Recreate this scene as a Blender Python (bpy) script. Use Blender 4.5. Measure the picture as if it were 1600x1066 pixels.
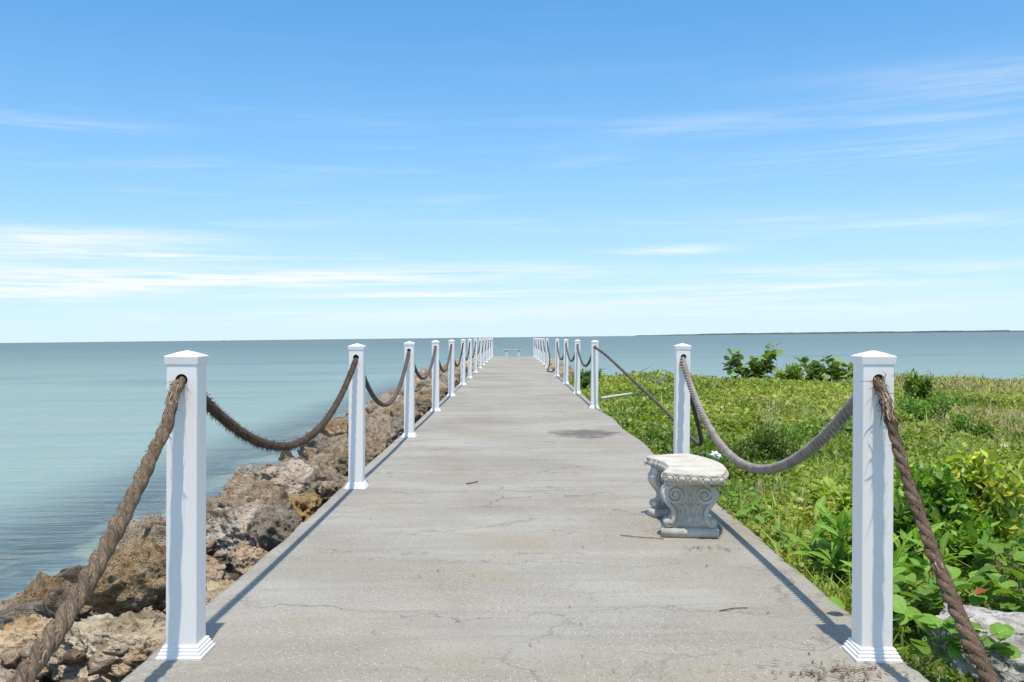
import bpy, bmesh, math, random
import numpy as np
from mathutils import Vector, Matrix, noise, Euler

for o in list(bpy.data.objects):
    bpy.data.objects.remove(o, do_unlink=True)
S = bpy.context.scene
COL = S.collection
rad = math.radians
# The scene is laid out in the pier's own frame (camera foot at the origin, +Y along the pier).
# The real pier has a slight cross fall and the camera shares it, so the sea horizon looks tilted.
TILT = Matrix.Rotation(rad(0.645), 4, 'Y')
LEVEL = []          # objects that stay level with the sea

# ------------------------------------------------------------------ camera
CAM_H = 1.35
cam = bpy.data.cameras.new('camera')
camera = bpy.data.objects.new('camera', cam)
COL.objects.link(camera)
camera.location = (0, 0, CAM_H)
camera.rotation_euler = (rad(90), 0, 0)
cam.sensor_width = 36.0
cam.lens = 36.0 * 1500 / 1600
cam.shift_x = 0.0
cam.shift_y = -(533 - 527) / 1600.0
cam.clip_start = 0.05
cam.clip_end = 60000
S.camera = camera

# ------------------------------------------------------------------ node helpers
class N:
    def __init__(s, tree):
        s.t = tree
    def new(s, kind, **kw):
        n = s.t.nodes.new(kind)
        for k, v in kw.items():
            setattr(n, k, v)
        return n
    def link(s, a, b):
        s.t.links.new(a, b)
    def put(s, sock, v):
        if isinstance(v, bpy.types.NodeSocket):
            s.t.links.new(v, sock)
        elif isinstance(v, (tuple, list)) and sock.type == 'RGBA' and len(v) == 3:
            sock.default_value = (*v, 1)
        else:
            sock.default_value = v
    def math(s, op, a, b=None, c=None, clamp=False):
        n = s.new('ShaderNodeMath', operation=op, use_clamp=clamp)
        s.put(n.inputs[0], a)
        if b is not None: s.put(n.inputs[1], b)
        if c is not None: s.put(n.inputs[2], c)
        return n.outputs[0]
    def mix(s, f, a, b, blend='MIX'):
        n = s.new('ShaderNodeMix', data_type='RGBA', blend_type=blend)
        s.put(n.inputs[0], f); s.put(n.inputs[6], a); s.put(n.inputs[7], b)
        return n.outputs[2]
    def maprange(s, v, a, b, c=0.0, d=1.0, smooth=True):
        n = s.new('ShaderNodeMapRange', interpolation_type='SMOOTHSTEP' if smooth else 'LINEAR')
        s.put(n.inputs[0], v)
        for i, x in enumerate((a, b, c, d)): s.put(n.inputs[1 + i], x)
        return n.outputs[0]
    def ramp(s, v, stops):
        n = s.new('ShaderNodeValToRGB')
        e = n.color_ramp.elements
        while len(e) < len(stops): e.new(0.5)
        for el, (p, c) in zip(e, stops):
            el.position = p; el.color = (*c, 1) if len(c) == 3 else c
        s.put(n.inputs[0], v)
        return n.outputs[0]
    def mapping(s, vec, scale=(1, 1, 1), loc=(0, 0, 0), rot=(0, 0, 0)):
        n = s.new('ShaderNodeMapping')
        s.put(n.inputs[0], vec)
        n.inputs['Location'].default_value = loc
        n.inputs['Rotation'].default_value = rot
        n.inputs['Scale'].default_value = scale
        return n.outputs[0]
    def noise(s, vec, scale=5, detail=4, rough=0.55, dist=0.0, col=False):
        n = s.new('ShaderNodeTexNoise')
        s.put(n.inputs['Vector'], vec)
        n.inputs['Scale'].default_value = scale
        n.inputs['Detail'].default_value = detail
        n.inputs['Roughness'].default_value = rough
        n.inputs['Distortion'].default_value = dist
        return n.outputs[1] if col else n.outputs[0]
    def voronoi(s, vec, scale=5, feature='F1', out=0, rand=1.0):
        n = s.new('ShaderNodeTexVoronoi', feature=feature)
        s.put(n.inputs['Vector'], vec)
        n.inputs['Scale'].default_value = scale
        n.inputs['Randomness'].default_value = rand
        return n.outputs[out]
    def bump(s, h, strength=0.5, dist=0.01, normal=None):
        n = s.new('ShaderNodeBump')
        s.put(n.inputs['Height'], h)
        n.inputs['Strength'].default_value = strength
        n.inputs['Distance'].default_value = dist
        if normal is not None: s.put(n.inputs['Normal'], normal)
        return n.outputs[0]

def material(name):
    m = bpy.data.materials.new(name)
    m.use_nodes = True
    m.node_tree.nodes.clear()
    n = N(m.node_tree)
    out = n.new('ShaderNodeOutputMaterial')
    return m, n, out

def principled(n, out, col, rough=0.6, normal=None, spec=0.5, **kw):
    b = n.new('ShaderNodeBsdfPrincipled')
    n.put(b.inputs['Base Color'], col)
    n.put(b.inputs['Roughness'], rough)
    b.inputs['Specular IOR Level'].default_value = spec
    if normal is not None: n.put(b.inputs['Normal'], normal)
    for k, v in kw.items(): n.put(b.inputs[k], v)
    n.link(b.outputs[0], out.inputs[0])
    return b

# ------------------------------------------------------------------ world: sky with thin cloud streaks
SUN_EL, SUN_AZ = 73.5, 172.0          # azimuth clockwise from +Y: behind the camera, a little to the right
W = bpy.data.worlds.new('World'); S.world = W; W.use_nodes = True
W.node_tree.nodes.clear()
n = N(W.node_tree)
wo = n.new('ShaderNodeOutputWorld')
bg = n.new('ShaderNodeBackground')
sky = n.new('ShaderNodeTexSky', sky_type='NISHITA', sun_disc=False)
sky.sun_elevation = rad(SUN_EL); sky.sun_rotation = rad(SUN_AZ)
sky.altitude = 0; sky.air_density = 1.0; sky.dust_density = 0.3; sky.ozone_density = 2.0
tc = n.new('ShaderNodeTexCoord')
sep = n.new('ShaderNodeSeparateXYZ'); n.link(tc.outputs['Generated'], sep.inputs[0])
az = n.math('ARCTAN2', sep.outputs[0], sep.outputs[1])
el = n.math('ARCSINE', n.math('MINIMUM', n.math('MAXIMUM', sep.outputs[2], -1.0), 1.0))
cmb = n.new('ShaderNodeCombineXYZ')
n.put(cmb.inputs[0], sep.outputs[0]); n.put(cmb.inputs[1], sep.outputs[1]); n.put(cmb.inputs[2], n.math('MULTIPLY', sep.outputs[2], 14.0))
streak = n.noise(n.mapping(cmb.outputs[0], scale=(2.2, 2.2, 2.2), rot=(0, rad(2), 0)), scale=1.6, detail=7, rough=0.62, dist=0.3)
fine = n.noise(n.mapping(cmb.outputs[0], scale=(5, 5, 9)), scale=2.0, detail=5, rough=0.6)
wisp = n.maprange(streak, 0.50, 0.78)
lowmask = n.math('MULTIPLY', n.maprange(el, 0.0, 0.04), n.maprange(el, 0.10, 0.30, 1.0, 0.15))
cov = n.math('MULTIPLY', n.math('MULTIPLY', wisp, lowmask), 0.22)
rag = n.maprange(n.math('ADD', n.math('MULTIPLY', streak, 0.6), n.math('MULTIPLY', fine, 0.55)), 0.38, 0.72)
aev = n.new('ShaderNodeCombineXYZ'); n.put(aev.inputs[0], az)
n.put(aev.inputs[1], n.math('ADD', el, n.math('MULTIPLY', n.math('SUBTRACT', fine, 0.5), 0.012)))
drawn = None
def streak_cloud(px, py, hw, hh, amp, slope=0.0):
    """a long thin cloud at a direction (azimuth, elevation), soft edged"""
    global drawn
    a0 = math.atan((px - 800) / 1500); e0 = math.atan((527 - py) / 1500 * math.cos(a0))
    vs_ = n.new('ShaderNodeVectorMath', operation='MULTIPLY_ADD'); n.link(aev.outputs[0], vs_.inputs[0])
    vs_.inputs[1].default_value = (1500 / hw, 1500 / hh, 0); vs_.inputs[2].default_value = (-a0 * 1500 / hw, -e0 * 1500 / hh, 0)
    dt = n.new('ShaderNodeVectorMath', operation='DOT_PRODUCT'); n.link(vs_.outputs[0], dt.inputs[0]); n.link(vs_.outputs[0], dt.inputs[1])
    g = n.math('POWER', 0.3679, dt.outputs['Value'])
    drawn = n.math('MULTIPLY_ADD', g, amp, drawn if drawn is not None else 0.0)
CL = [(60, 366, 230, 17, 0.95, -.01), (250, 391, 190, 7, .8, -.02), (40, 425, 260, 20, 1.1, -.01), (330, 430, 300, 13, 1.05, -.01),
      (720, 424, 280, 13, .75, 0), (670, 459, 150, 4, 1.2, -.01), (1055, 394, 75, 5, .9, 0), (1110, 197, 150, 15, .26, .02),
      (1440, 236, 230, 17, .34, -.03), (1450, 192, 100, 8, .22, -.06), (1560, 130, 180, 28, .30, 0), (1310, 428, 230, 9, .8, 0), (1130, 453, 300, 6, .9, 0),
      (1080, 471, 230, 7, .6, -.01), (90, 183, 130, 8, .28, -.02), (1180, 345, 200, 10, .35, 0), (1500, 350, 180, 9, .4, 0), (500, 490, 500, 14, .45, 0),
      (1300, 488, 400, 10, .4, 0), (20, 452, 120, 8, .8, 0), (540, 396, 60, 4, .6, -.01)]
for c in CL:
    streak_cloud(*c)
cov = n.math('ADD', cov, n.math('MULTIPLY', drawn, rag))
# thin cirrus carried on overhead out of view, added to whiten the fill light
cov = n.math('ADD', cov, n.math('MULTIPLY', n.math('MULTIPLY', n.maprange(el, .36, .75), n.maprange(streak, .30, .66)), .55))
cov = n.math('MINIMUM', cov, 0.92)
# sample the sky a little above the true horizon: clear sea air has no brown band
lift = n.new('ShaderNodeVectorMath', operation='MULTIPLY_ADD'); n.link(tc.outputs['Generated'], lift.inputs[0])
lift.inputs[1].default_value = (1, 1, .92); lift.inputs[2].default_value = (0, 0, .08)
nrm_ = n.new('ShaderNodeVectorMath', operation='NORMALIZE'); n.link(lift.outputs[0], nrm_.inputs[0]); n.link(nrm_.outputs[0], sky.inputs[0])
hs = n.new('ShaderNodeHueSaturation'); n.link(n.mix(1.0, sky.outputs[0], (.86, 1.06, 1.12), 'MULTIPLY'), hs.inputs['Color'])
hs.inputs['Saturation'].default_value = 1.22; hs.inputs['Value'].default_value = 1.10
hz = n.math('MULTIPLY', n.math('POWER', 0.3679, n.math('DIVIDE', n.math('MAXIMUM', el, 0.0), 0.130)), 0.88)
hazed = n.mix(hz, hs.outputs[0], (4.45, 5.25, 5.55))
skycol = n.mix(cov, hazed, (5.7, 5.95, 6.1))
n.link(skycol, bg.inputs[0]); bg.inputs[1].default_value = 0.12
n.link(bg.outputs[0], wo.inputs[0])

sl = bpy.data.lights.new('sun', 'SUN'); sun = bpy.data.objects.new('sun', sl); COL.objects.link(sun)
sl.energy = 3.3; sl.angle = rad(0.7); sl.color = (1.0, 0.935, 0.83)
sd = Vector((math.sin(rad(SUN_AZ)) * math.cos(rad(SUN_EL)), math.cos(rad(SUN_AZ)) * math.cos(rad(SUN_EL)), math.sin(rad(SUN_EL))))
sun.rotation_euler = sd.to_track_quat('Z', 'Y').to_euler()
sun.location = (0, -5, 30)

vs = S.view_settings
S.display_settings.display_device = 'sRGB'
vs.view_transform = 'Standard'; vs.look = 'None'; vs.exposure = 0.5; vs.gamma = 1.0; vs.use_curve_mapping = False
S.render.engine = 'CYCLES'
S.cycles.transparent_max_bounces = 12
S.cycles.max_bounces = 5; S.cycles.diffuse_bounces = 3; S.cycles.glossy_bounces = 2

# ------------------------------------------------------------------ object helpers
def tag(o, label=None, cat=None, group=None, kind=None):
    if label: o['label'] = label
    if cat: o['category'] = cat
    if group: o['group'] = group
    if kind: o['kind'] = kind
    return o
def empty(name, loc=(0, 0, 0), rz=0.0):
    o = bpy.data.objects.new(name, None); COL.objects.link(o)
    o.location = loc; o.rotation_euler = (0, 0, rz); o.empty_display_size = 0.1
    return o
def link(name, me, parent=None, loc=None, rot=None, scale=None):
    o = bpy.data.objects.new(name, me); COL.objects.link(o)
    if parent: o.parent = parent
    if loc is not None: o.location = loc
    if rot is not None: o.rotation_euler = rot
    if scale is not None: o.scale = scale
    return o
def mesh(name, verts, faces, mat, smooth=False):
    me = bpy.data.meshes.new(name)
    me.from_pydata([tuple(v) for v in verts], [], faces)
    if mat: me.materials.append(mat)
    if smooth: me.polygons.foreach_set('use_smooth', [True] * len(me.polygons))
    me.update()
    return me
def mesh_bm(name, bm, mat, smooth=False):
    me = bpy.data.meshes.new(name)
    bm.to_mesh(me); bm.free()
    if mat: me.materials.append(mat)
    if smooth: me.polygons.foreach_set('use_smooth', [True] * len(me.polygons))
    me.update()
    return me
def mesh_np(name, co, tris, mat, tint=None, smooth=False):
    """co (n,3), tris (m,3) numpy arrays, tint (n,3) optional vertex colours"""
    me = bpy.data.meshes.new(name)
    me.vertices.add(len(co)); me.vertices.foreach_set('co', np.asarray(co, np.float32).ravel())
    m = len(tris)
    me.loops.add(m * 3); me.loops.foreach_set('vertex_index', np.asarray(tris, np.int32).ravel())
    me.polygons.add(m)
    me.polygons.foreach_set('loop_start', np.arange(0, m * 3, 3, dtype=np.int32))
    me.polygons.foreach_set('loop_total', np.full(m, 3, np.int32))
    if smooth: me.polygons.foreach_set('use_smooth', np.ones(m, bool))
    me.update(calc_edges=True)
    if tint is not None:
        a = me.attributes.new('tint', 'FLOAT_COLOR', 'POINT')
        c = np.ones((len(co), 4), np.float32); c[:, :3] = tint
        a.data.foreach_set('color', c.ravel())
    if mat: me.materials.append(mat)
    return me
def elements(co, tmpl):
    """co (N,k,3) element vertices, tmpl list of triangles -> flat arrays"""
    Nn, k, _ = co.shape
    t = np.asarray(tmpl)[None] + (np.arange(Nn) * k)[:, None, None]
    return co.reshape(-1, 3), t.reshape(-1, 3)
rng = np.random.default_rng(7)
random.seed(11)
_perm = np.random.default_rng(3).random((256, 256))
def vnoise(x, y, s=1.0, seed=0):
    x = np.asarray(x) * s + seed * 17.3; y = np.asarray(y) * s + seed * 9.1
    xi = np.floor(x).astype(int); yi = np.floor(y).astype(int)
    fx = x - xi; fy = y - yi
    fx = fx * fx * (3 - 2 * fx); fy = fy * fy * (3 - 2 * fy)
    g = lambda a, b: _perm[a % 256, b % 256]
    return (g(xi, yi) * (1 - fx) + g(xi + 1, yi) * fx) * (1 - fy) + (g(xi, yi + 1) * (1 - fx) + g(xi + 1, yi + 1) * fx) * fy
def fbm(x, y, s=1.0, seed=0, o=3):
    r = 0; a = 1; t = 0
    for i in range(o):
        r = r + a * vnoise(x, y, s * 2 ** i, seed + i); t += a; a *= .5
    return r / t

# ------------------------------------------------------------------ materials
def mat_concrete():
    m, n, out = material('pier concrete')
    tc = n.new('ShaderNodeTexCoord'); P = tc.outputs['Object']
    big = n.noise(P, 0.55, 5, .6)
    band = n.noise(n.mapping(P, scale=(0.35, 2.6, 1)), 1.0, 6, .62, .5)
    band2 = n.noise(n.mapping(P, scale=(0.8, 9.0, 1)), 1.0, 4, .6, .8)
    c = n.ramp(big, [(.32, (.250, .220, .172)), (.48, (.318, .287, .236)), (.64, (.375, .348, .302))])
    c = n.mix(n.maprange(band, .35, .70), n.mix(1.0, c, (.86, .855, .84), 'MULTIPLY'), c)
    c = n.mix(n.math('MULTIPLY', n.maprange(band2, .50, .72), .34), c, (.17, .16, .142))
    tan = n.maprange(n.noise(n.mapping(P, scale=(.7, 1.1, 1), loc=(3, 1, 0)), .9, 4), .52, .72)
    c = n.mix(n.math('MULTIPLY', tan, .75), c, (.285, .235, .16))
    # exposed shell aggregate
    v = n.voronoi(P, 75, out=0); vc = n.voronoi(P, 75, out=1)
    spk = n.new('ShaderNodeSeparateColor'); n.link(vc, spk.inputs[0])
    chip = n.math('MULTIPLY', n.maprange(v, .42, .25), n.math('GREATER_THAN', spk.outputs[0], .35))
    worn = n.maprange(n.noise(P, 1.3, 4, .6), .30, .60, .25, 1.0)
    chipm = n.math('MULTIPLY', chip, n.math('MULTIPLY', worn, .8))
    chc = n.mix(spk.outputs[1], (.60, .56, .48), (.13, .118, .10))
    c = n.mix(chipm, c, chc)
    sand = n.noise(P, 160, 2, .6)
    c = n.mix(n.math('MULTIPLY', n.maprange(sand, .35, .7), .30), c, (.46, .44, .40))
    dk = n.math('MULTIPLY', n.maprange(n.noise(P, 55, 3, .7), .55, .70), .65)
    c = n.mix(dk, c, (.12, .112, .10))
    # hairline cracks and worn pour lines running across the deck
    wp = n.new('ShaderNodeVectorMath', operation='ADD')
    n.link(P, wp.inputs[0])
    wn = n.new('ShaderNodeVectorMath', operation='SCALE'); n.link(n.noise(P, 2.2, 5, .65, col=True), wn.inputs[0]); wn.inputs['Scale'].default_value = .75
    n.link(wn.outputs[0], wp.inputs[1])
    cr = n.voronoi(n.mapping(wp.outputs[0], scale=(.38, 1.0, 0)), 1.35, 'DISTANCE_TO_EDGE')
    cm = n.math('MULTIPLY', n.maprange(cr, .0065, .0015), n.maprange(n.noise(P, .8, 3), .42, .60))
    cr2 = n.voronoi(n.mapping(wp.outputs[0], scale=(.16, 1.15, 0), loc=(5, 3, 0)), 1.1, 'DISTANCE_TO_EDGE')
    cm2 = n.math('MULTIPLY', n.maprange(cr2, .009, .002), n.maprange(n.noise(P, 1.1, 4, .5), .40, .62))
    crk = n.math('MAXIMUM', cm, n.math('MULTIPLY', cm2, .8))
    c = n.mix(n.math('MULTIPLY', crk, .42), c, (.09, .083, .072))
    # damp stain by the right edge
    sp = n.new('ShaderNodeSeparateXYZ'); n.link(P, sp.inputs[0])
    dx = n.math('DIVIDE', n.math('SUBTRACT', sp.outputs[0], 1.02), .58)
    dy = n.math('DIVIDE', n.math('SUBTRACT', sp.outputs[1], 13.45), .72)
    r = n.math('ADD', n.math('ADD', n.math('MULTIPLY', dx, dx), n.math('MULTIPLY', dy, dy)), n.math('MULTIPLY', n.math('SUBTRACT', n.noise(P, 4, 6, .7), .5), 3.4))
    st = n.math('MULTIPLY', n.maprange(r, 1.0, .1), .74)
    c = n.mix(st, c, (.085, .076, .06))
    h = n.math('ADD', n.math('MULTIPLY', sand, .5), n.math('SUBTRACT', n.math('MULTIPLY', chip, .35), n.math('MULTIPLY', crk, 2.2)))
    h = n.math('ADD', h, n.math('MULTIPLY', band2, .8))
    principled(n, out, c, .88, n.bump(h, .75, .004), .25)
    return m
def mat_white():
    m, n, out = material('white vinyl')
    tc = n.new('ShaderNodeTexCoord'); P = tc.outputs['Object']
    oi = n.new('ShaderNodeObjectInfo')
    wv = n.new('ShaderNodeVectorMath', operation='ADD'); n.link(P, wv.inputs[0]); n.link(oi.outputs['Location'], wv.inputs[1])
    d = n.maprange(n.noise(n.mapping(wv.outputs[0], scale=(6, 6, 1.2)), 1.6, 5, .65), .50, .78)
    sm = n.maprange(n.noise(n.mapping(wv.outputs[0], scale=(9, 9, 22)), 1.2, 4, .7), .66, .76)
    c = n.mix(n.math('MULTIPLY', d, .14), (.86, .812, .755), (.60, .56, .50))
    c = n.mix(n.math('MULTIPLY', sm, .22), c, (.36, .34, .32))
    principled(n, out, c, .38, n.bump(n.noise(P, 30, 3), .04, .002), .4)
    return m
def mat_rope(name, c1, c2, c3, fib=90, strength=.9):
    m, n, out = material(name)
    uv = n.new('ShaderNodeUVMap')
    f = n.noise(n.mapping(uv.outputs[0], scale=(3, .35, 1), rot=(0, 0, rad(8))), fib * .12, 5, .7, .4)
    tc = n.new('ShaderNodeTexCoord')
    g = n.noise(tc.outputs['Object'], 9, 4, .6)
    c = n.ramp(f, [(.30, c1), (.52, c2), (.72, c3)])
    c = n.mix(n.math('MULTIPLY', n.maprange(g, .35, .7), .5), c, c1)
    principled(n, out, c, .92, n.bump(f, strength, .006), .15)
    return m
def mat_rock(name, base, pale, dark, rust, warm=.5, streak=False):
    m, n, out = material(name)
    tc = n.new('ShaderNodeTexCoord'); oi = n.new('ShaderNodeObjectInfo')
    va = n.new('ShaderNodeVectorMath', operation='ADD'); n.link(tc.outputs['Object'], va.inputs[0])
    vm = n.new('ShaderNodeVectorMath', operation='SCALE'); n.link(oi.outputs['Location'], vm.inputs[0]); vm.inputs['Scale'].default_value = 3.7
    n.link(vm.outputs[0], va.inputs[1]); P = va.outputs[0]
    a = n.noise(P, 3.2, 7, .68, .4)
    b = n.noise(P, 9.5, 6, .7, .6)
    e = n.noise(P, 34, 4, .7)
    c = n.ramp(a, [(.28, dark), (.44, base), (.60, pale)])
    c = n.mix(n.math('MULTIPLY', n.maprange(n.noise(n.mapping(P, loc=(4, 2, 9)), 2.4, 5, .6), .50, .68), warm), c, rust)
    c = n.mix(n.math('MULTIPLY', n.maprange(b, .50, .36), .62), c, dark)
    c = n.mix(n.math('MULTIPLY', n.maprange(e, .56, .70), .42), c, pale)
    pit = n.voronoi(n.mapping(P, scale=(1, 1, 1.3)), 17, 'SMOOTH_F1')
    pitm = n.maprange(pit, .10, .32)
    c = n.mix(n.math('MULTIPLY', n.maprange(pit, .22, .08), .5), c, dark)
    gry = n.maprange(n.noise(n.mapping(P, loc=(8, 1, 3)), 1.7, 4), .55, .72)
    c = n.mix(n.math('MULTIPLY', gry, .16), c, (.21, .185, .155))
    geo = n.new('ShaderNodeNewGeometry'); gz = n.new('ShaderNodeSeparateXYZ'); n.link(geo.outputs['Position'], gz.inputs[0])
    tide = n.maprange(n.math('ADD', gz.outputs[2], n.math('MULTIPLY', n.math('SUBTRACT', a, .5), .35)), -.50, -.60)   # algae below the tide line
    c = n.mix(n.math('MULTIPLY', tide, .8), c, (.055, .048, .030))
    rv = n.new('ShaderNodeHueSaturation'); n.put(rv.inputs['Color'], c)
    n.put(rv.inputs['Value'], n.maprange(oi.outputs['Random'], 0, 1, .80, 1.14, False))
    n.put(rv.inputs['Saturation'], n.maprange(n.math('FRACT', n.math('MULTIPLY', oi.outputs['Random'], 7.3)), 0, 1, .75, 1.1, False))
    h = n.math('ADD', n.math('ADD', n.math('MULTIPLY', b, 1.3), n.math('MULTIPLY', e, .5)), n.math('MULTIPLY', pitm, .55))
    if streak:
        w = n.noise(n.mapping(P, scale=(1.0, 1.0, 8.0)), 3.0, 5, .6, .5)
        h = n.math('ADD', h, n.math('MULTIPLY', w, 1.6))
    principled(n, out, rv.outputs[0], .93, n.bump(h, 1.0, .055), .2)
    return m
def mat_leaf(name, col=None, vary=.25, trans=.35, gloss=.35, rough=.42):
    """leaf tissue: reflects, shines a little, lets light through; colour from the tint attribute or a fixed colour"""
    m, n, out = material(name)
    oi = n.new('ShaderNodeObjectInfo')
    if col is None:
        at = n.new('ShaderNodeAttribute', attribute_name='tint'); c = at.outputs['Color']
    else:
        tc = n.new('ShaderNodeTexCoord')
        c = n.mix(n.maprange(n.noise(tc.outputs['Object'], 12, 3), .35, .65), col, tuple(x * .72 for x in col))
        lx = n.new('ShaderNodeSeparateXYZ'); n.link(tc.outputs['Object'], lx.inputs[0]); ax = n.math('ABSOLUTE', lx.outputs[0])
        side_v = n.math('FRACT', n.math('MULTIPLY', n.math('SUBTRACT', lx.outputs[1], n.math('MULTIPLY', ax, .7)), 6.5))
        vein = n.math('MAXIMUM', n.maprange(ax, .022, .008), n.math('MULTIPLY', n.maprange(n.math('ABSOLUTE', n.math('SUBTRACT', side_v, .5)), .07, .02), .55))
        c = n.mix(n.math('MULTIPLY', vein, .5), c, tuple(min(.8, x * 1.6 + .05) for x in col))
        brown = n.maprange(n.noise(n.mapping(tc.outputs['Object'], scale=(1, 1, 1)), 3.5, 4, .6), .66, .76)
        c = n.mix(n.math('MULTIPLY', brown, .6), c, (.30, .22, .07))
    hv = n.new('ShaderNodeHueSaturation'); n.put(hv.inputs['Color'], c)
    n.put(hv.inputs['Value'], n.maprange(oi.outputs['Random'], 0, 1, 1 - vary, 1 + vary, False))
    n.put(hv.inputs['Hue'], n.maprange(n.math('FRACT', n.math('MULTIPLY', oi.outputs['Random'], 5.7)), 0, 1, .485, .51, False))
    c = hv.outputs[0]
    b = n.new('ShaderNodeBsdfPrincipled')
    n.put(b.inputs['Base Color'], c); b.inputs['Roughness'].default_value = rough
    b.inputs['Specular IOR Level'].default_value = gloss
    t = n.new('ShaderNodeBsdfTranslucent'); n.put(t.inputs[0], n.mix(1.0, c, (1.25, 1.2, .55), 'MULTIPLY'))
    mx = n.new('ShaderNodeMixShader'); mx.inputs[0].default_value = trans
    n.link(b.outputs[0], mx.inputs[1]); n.link(t.outputs[0], mx.inputs[2]); n.link(mx.outputs[0], out.inputs[0])
    return m
def mat_plain(name, c, c2=None, rough=.8, scale=8, bump=.3, dist=.01, spec=.3):
    m, n, out = material(name)
    tc = n.new('ShaderNodeTexCoord')
    f = n.noise(tc.outputs['Object'], scale, 5, .6)
    cc = n.mix(n.maprange(f, .35, .68), c, c2) if c2 else c
    principled(n, out, cc, rough, n.bump(f, bump, dist), spec)
    return m
def mat_cast():
    m, n, out = material('cast stone')
    tc = n.new('ShaderNodeTexCoord'); P = tc.outputs['Object']
    a = n.noise(P, 4.5, 6, .65); b = n.noise(P, 22, 5, .7)
    c = n.ramp(a, [(.30, (.41, .365, .29)), (.5, (.55, .505, .425)), (.7, (.64, .60, .53))])
    c = n.mix(n.math('MULTIPLY', n.maprange(b, .54, .70), .55), c, (.27, .26, .225))
    mo = n.maprange(n.noise(n.mapping(P, loc=(2, 7, 1), scale=(1, 1, .6)), 6, 5, .6), .52, .70)
    c = n.mix(n.math('MULTIPLY', mo, .5), c, (.30, .285, .23))
    principled(n, out, c, .88, n.bump(n.math('ADD', b, n.noise(P, 90, 3)), .35, .004), .25)
    return m

M_CONC = mat_concrete(); M_WHITE = mat_white(); M_CAST = mat_cast()
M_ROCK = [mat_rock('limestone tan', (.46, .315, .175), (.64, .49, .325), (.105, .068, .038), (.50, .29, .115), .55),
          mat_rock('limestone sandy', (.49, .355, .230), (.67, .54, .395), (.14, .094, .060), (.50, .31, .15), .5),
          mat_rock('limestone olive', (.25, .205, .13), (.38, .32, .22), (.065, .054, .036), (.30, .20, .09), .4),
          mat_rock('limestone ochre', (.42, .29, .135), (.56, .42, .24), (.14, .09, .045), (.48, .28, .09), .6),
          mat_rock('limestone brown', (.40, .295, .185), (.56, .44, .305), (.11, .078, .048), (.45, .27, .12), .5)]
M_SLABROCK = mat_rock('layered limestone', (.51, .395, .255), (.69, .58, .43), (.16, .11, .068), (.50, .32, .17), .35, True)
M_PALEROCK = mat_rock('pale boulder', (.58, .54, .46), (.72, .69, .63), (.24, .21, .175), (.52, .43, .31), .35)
M_ROPE_BROWN = mat_rope('brown frayed rope', (.055, .036, .023), (.245, .175, .118), (.50, .39, .28))
M_ROPE_DARK = mat_rope('dark hairy rope', (.045, .032, .024), (.125, .092, .068), (.24, .19, .145))
M_ROPE_RED = mat_rope('reddish rope', (.065, .042, .028), (.20, .135, .092), (.38, .28, .20))
M_ROPE_GREY = mat_rope('grey rope', (.17, .145, .125), (.40, .355, .315), (.58, .53, .48), 70, .9)
M_ROPE_FAR = mat_rope('weathered rope', (.07, .058, .048), (.155, .13, .11), (.27, .235, .205))
M_ROPE_PALE = mat_rope('pale rope', (.50, .48, .44), (.62, .60, .56), (.72, .70, .66))
M_LEAFT = mat_leaf('ground cover leaf'); M_BLADE = mat_leaf('grass blade', None, .2, .35, .25, .5)

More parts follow.
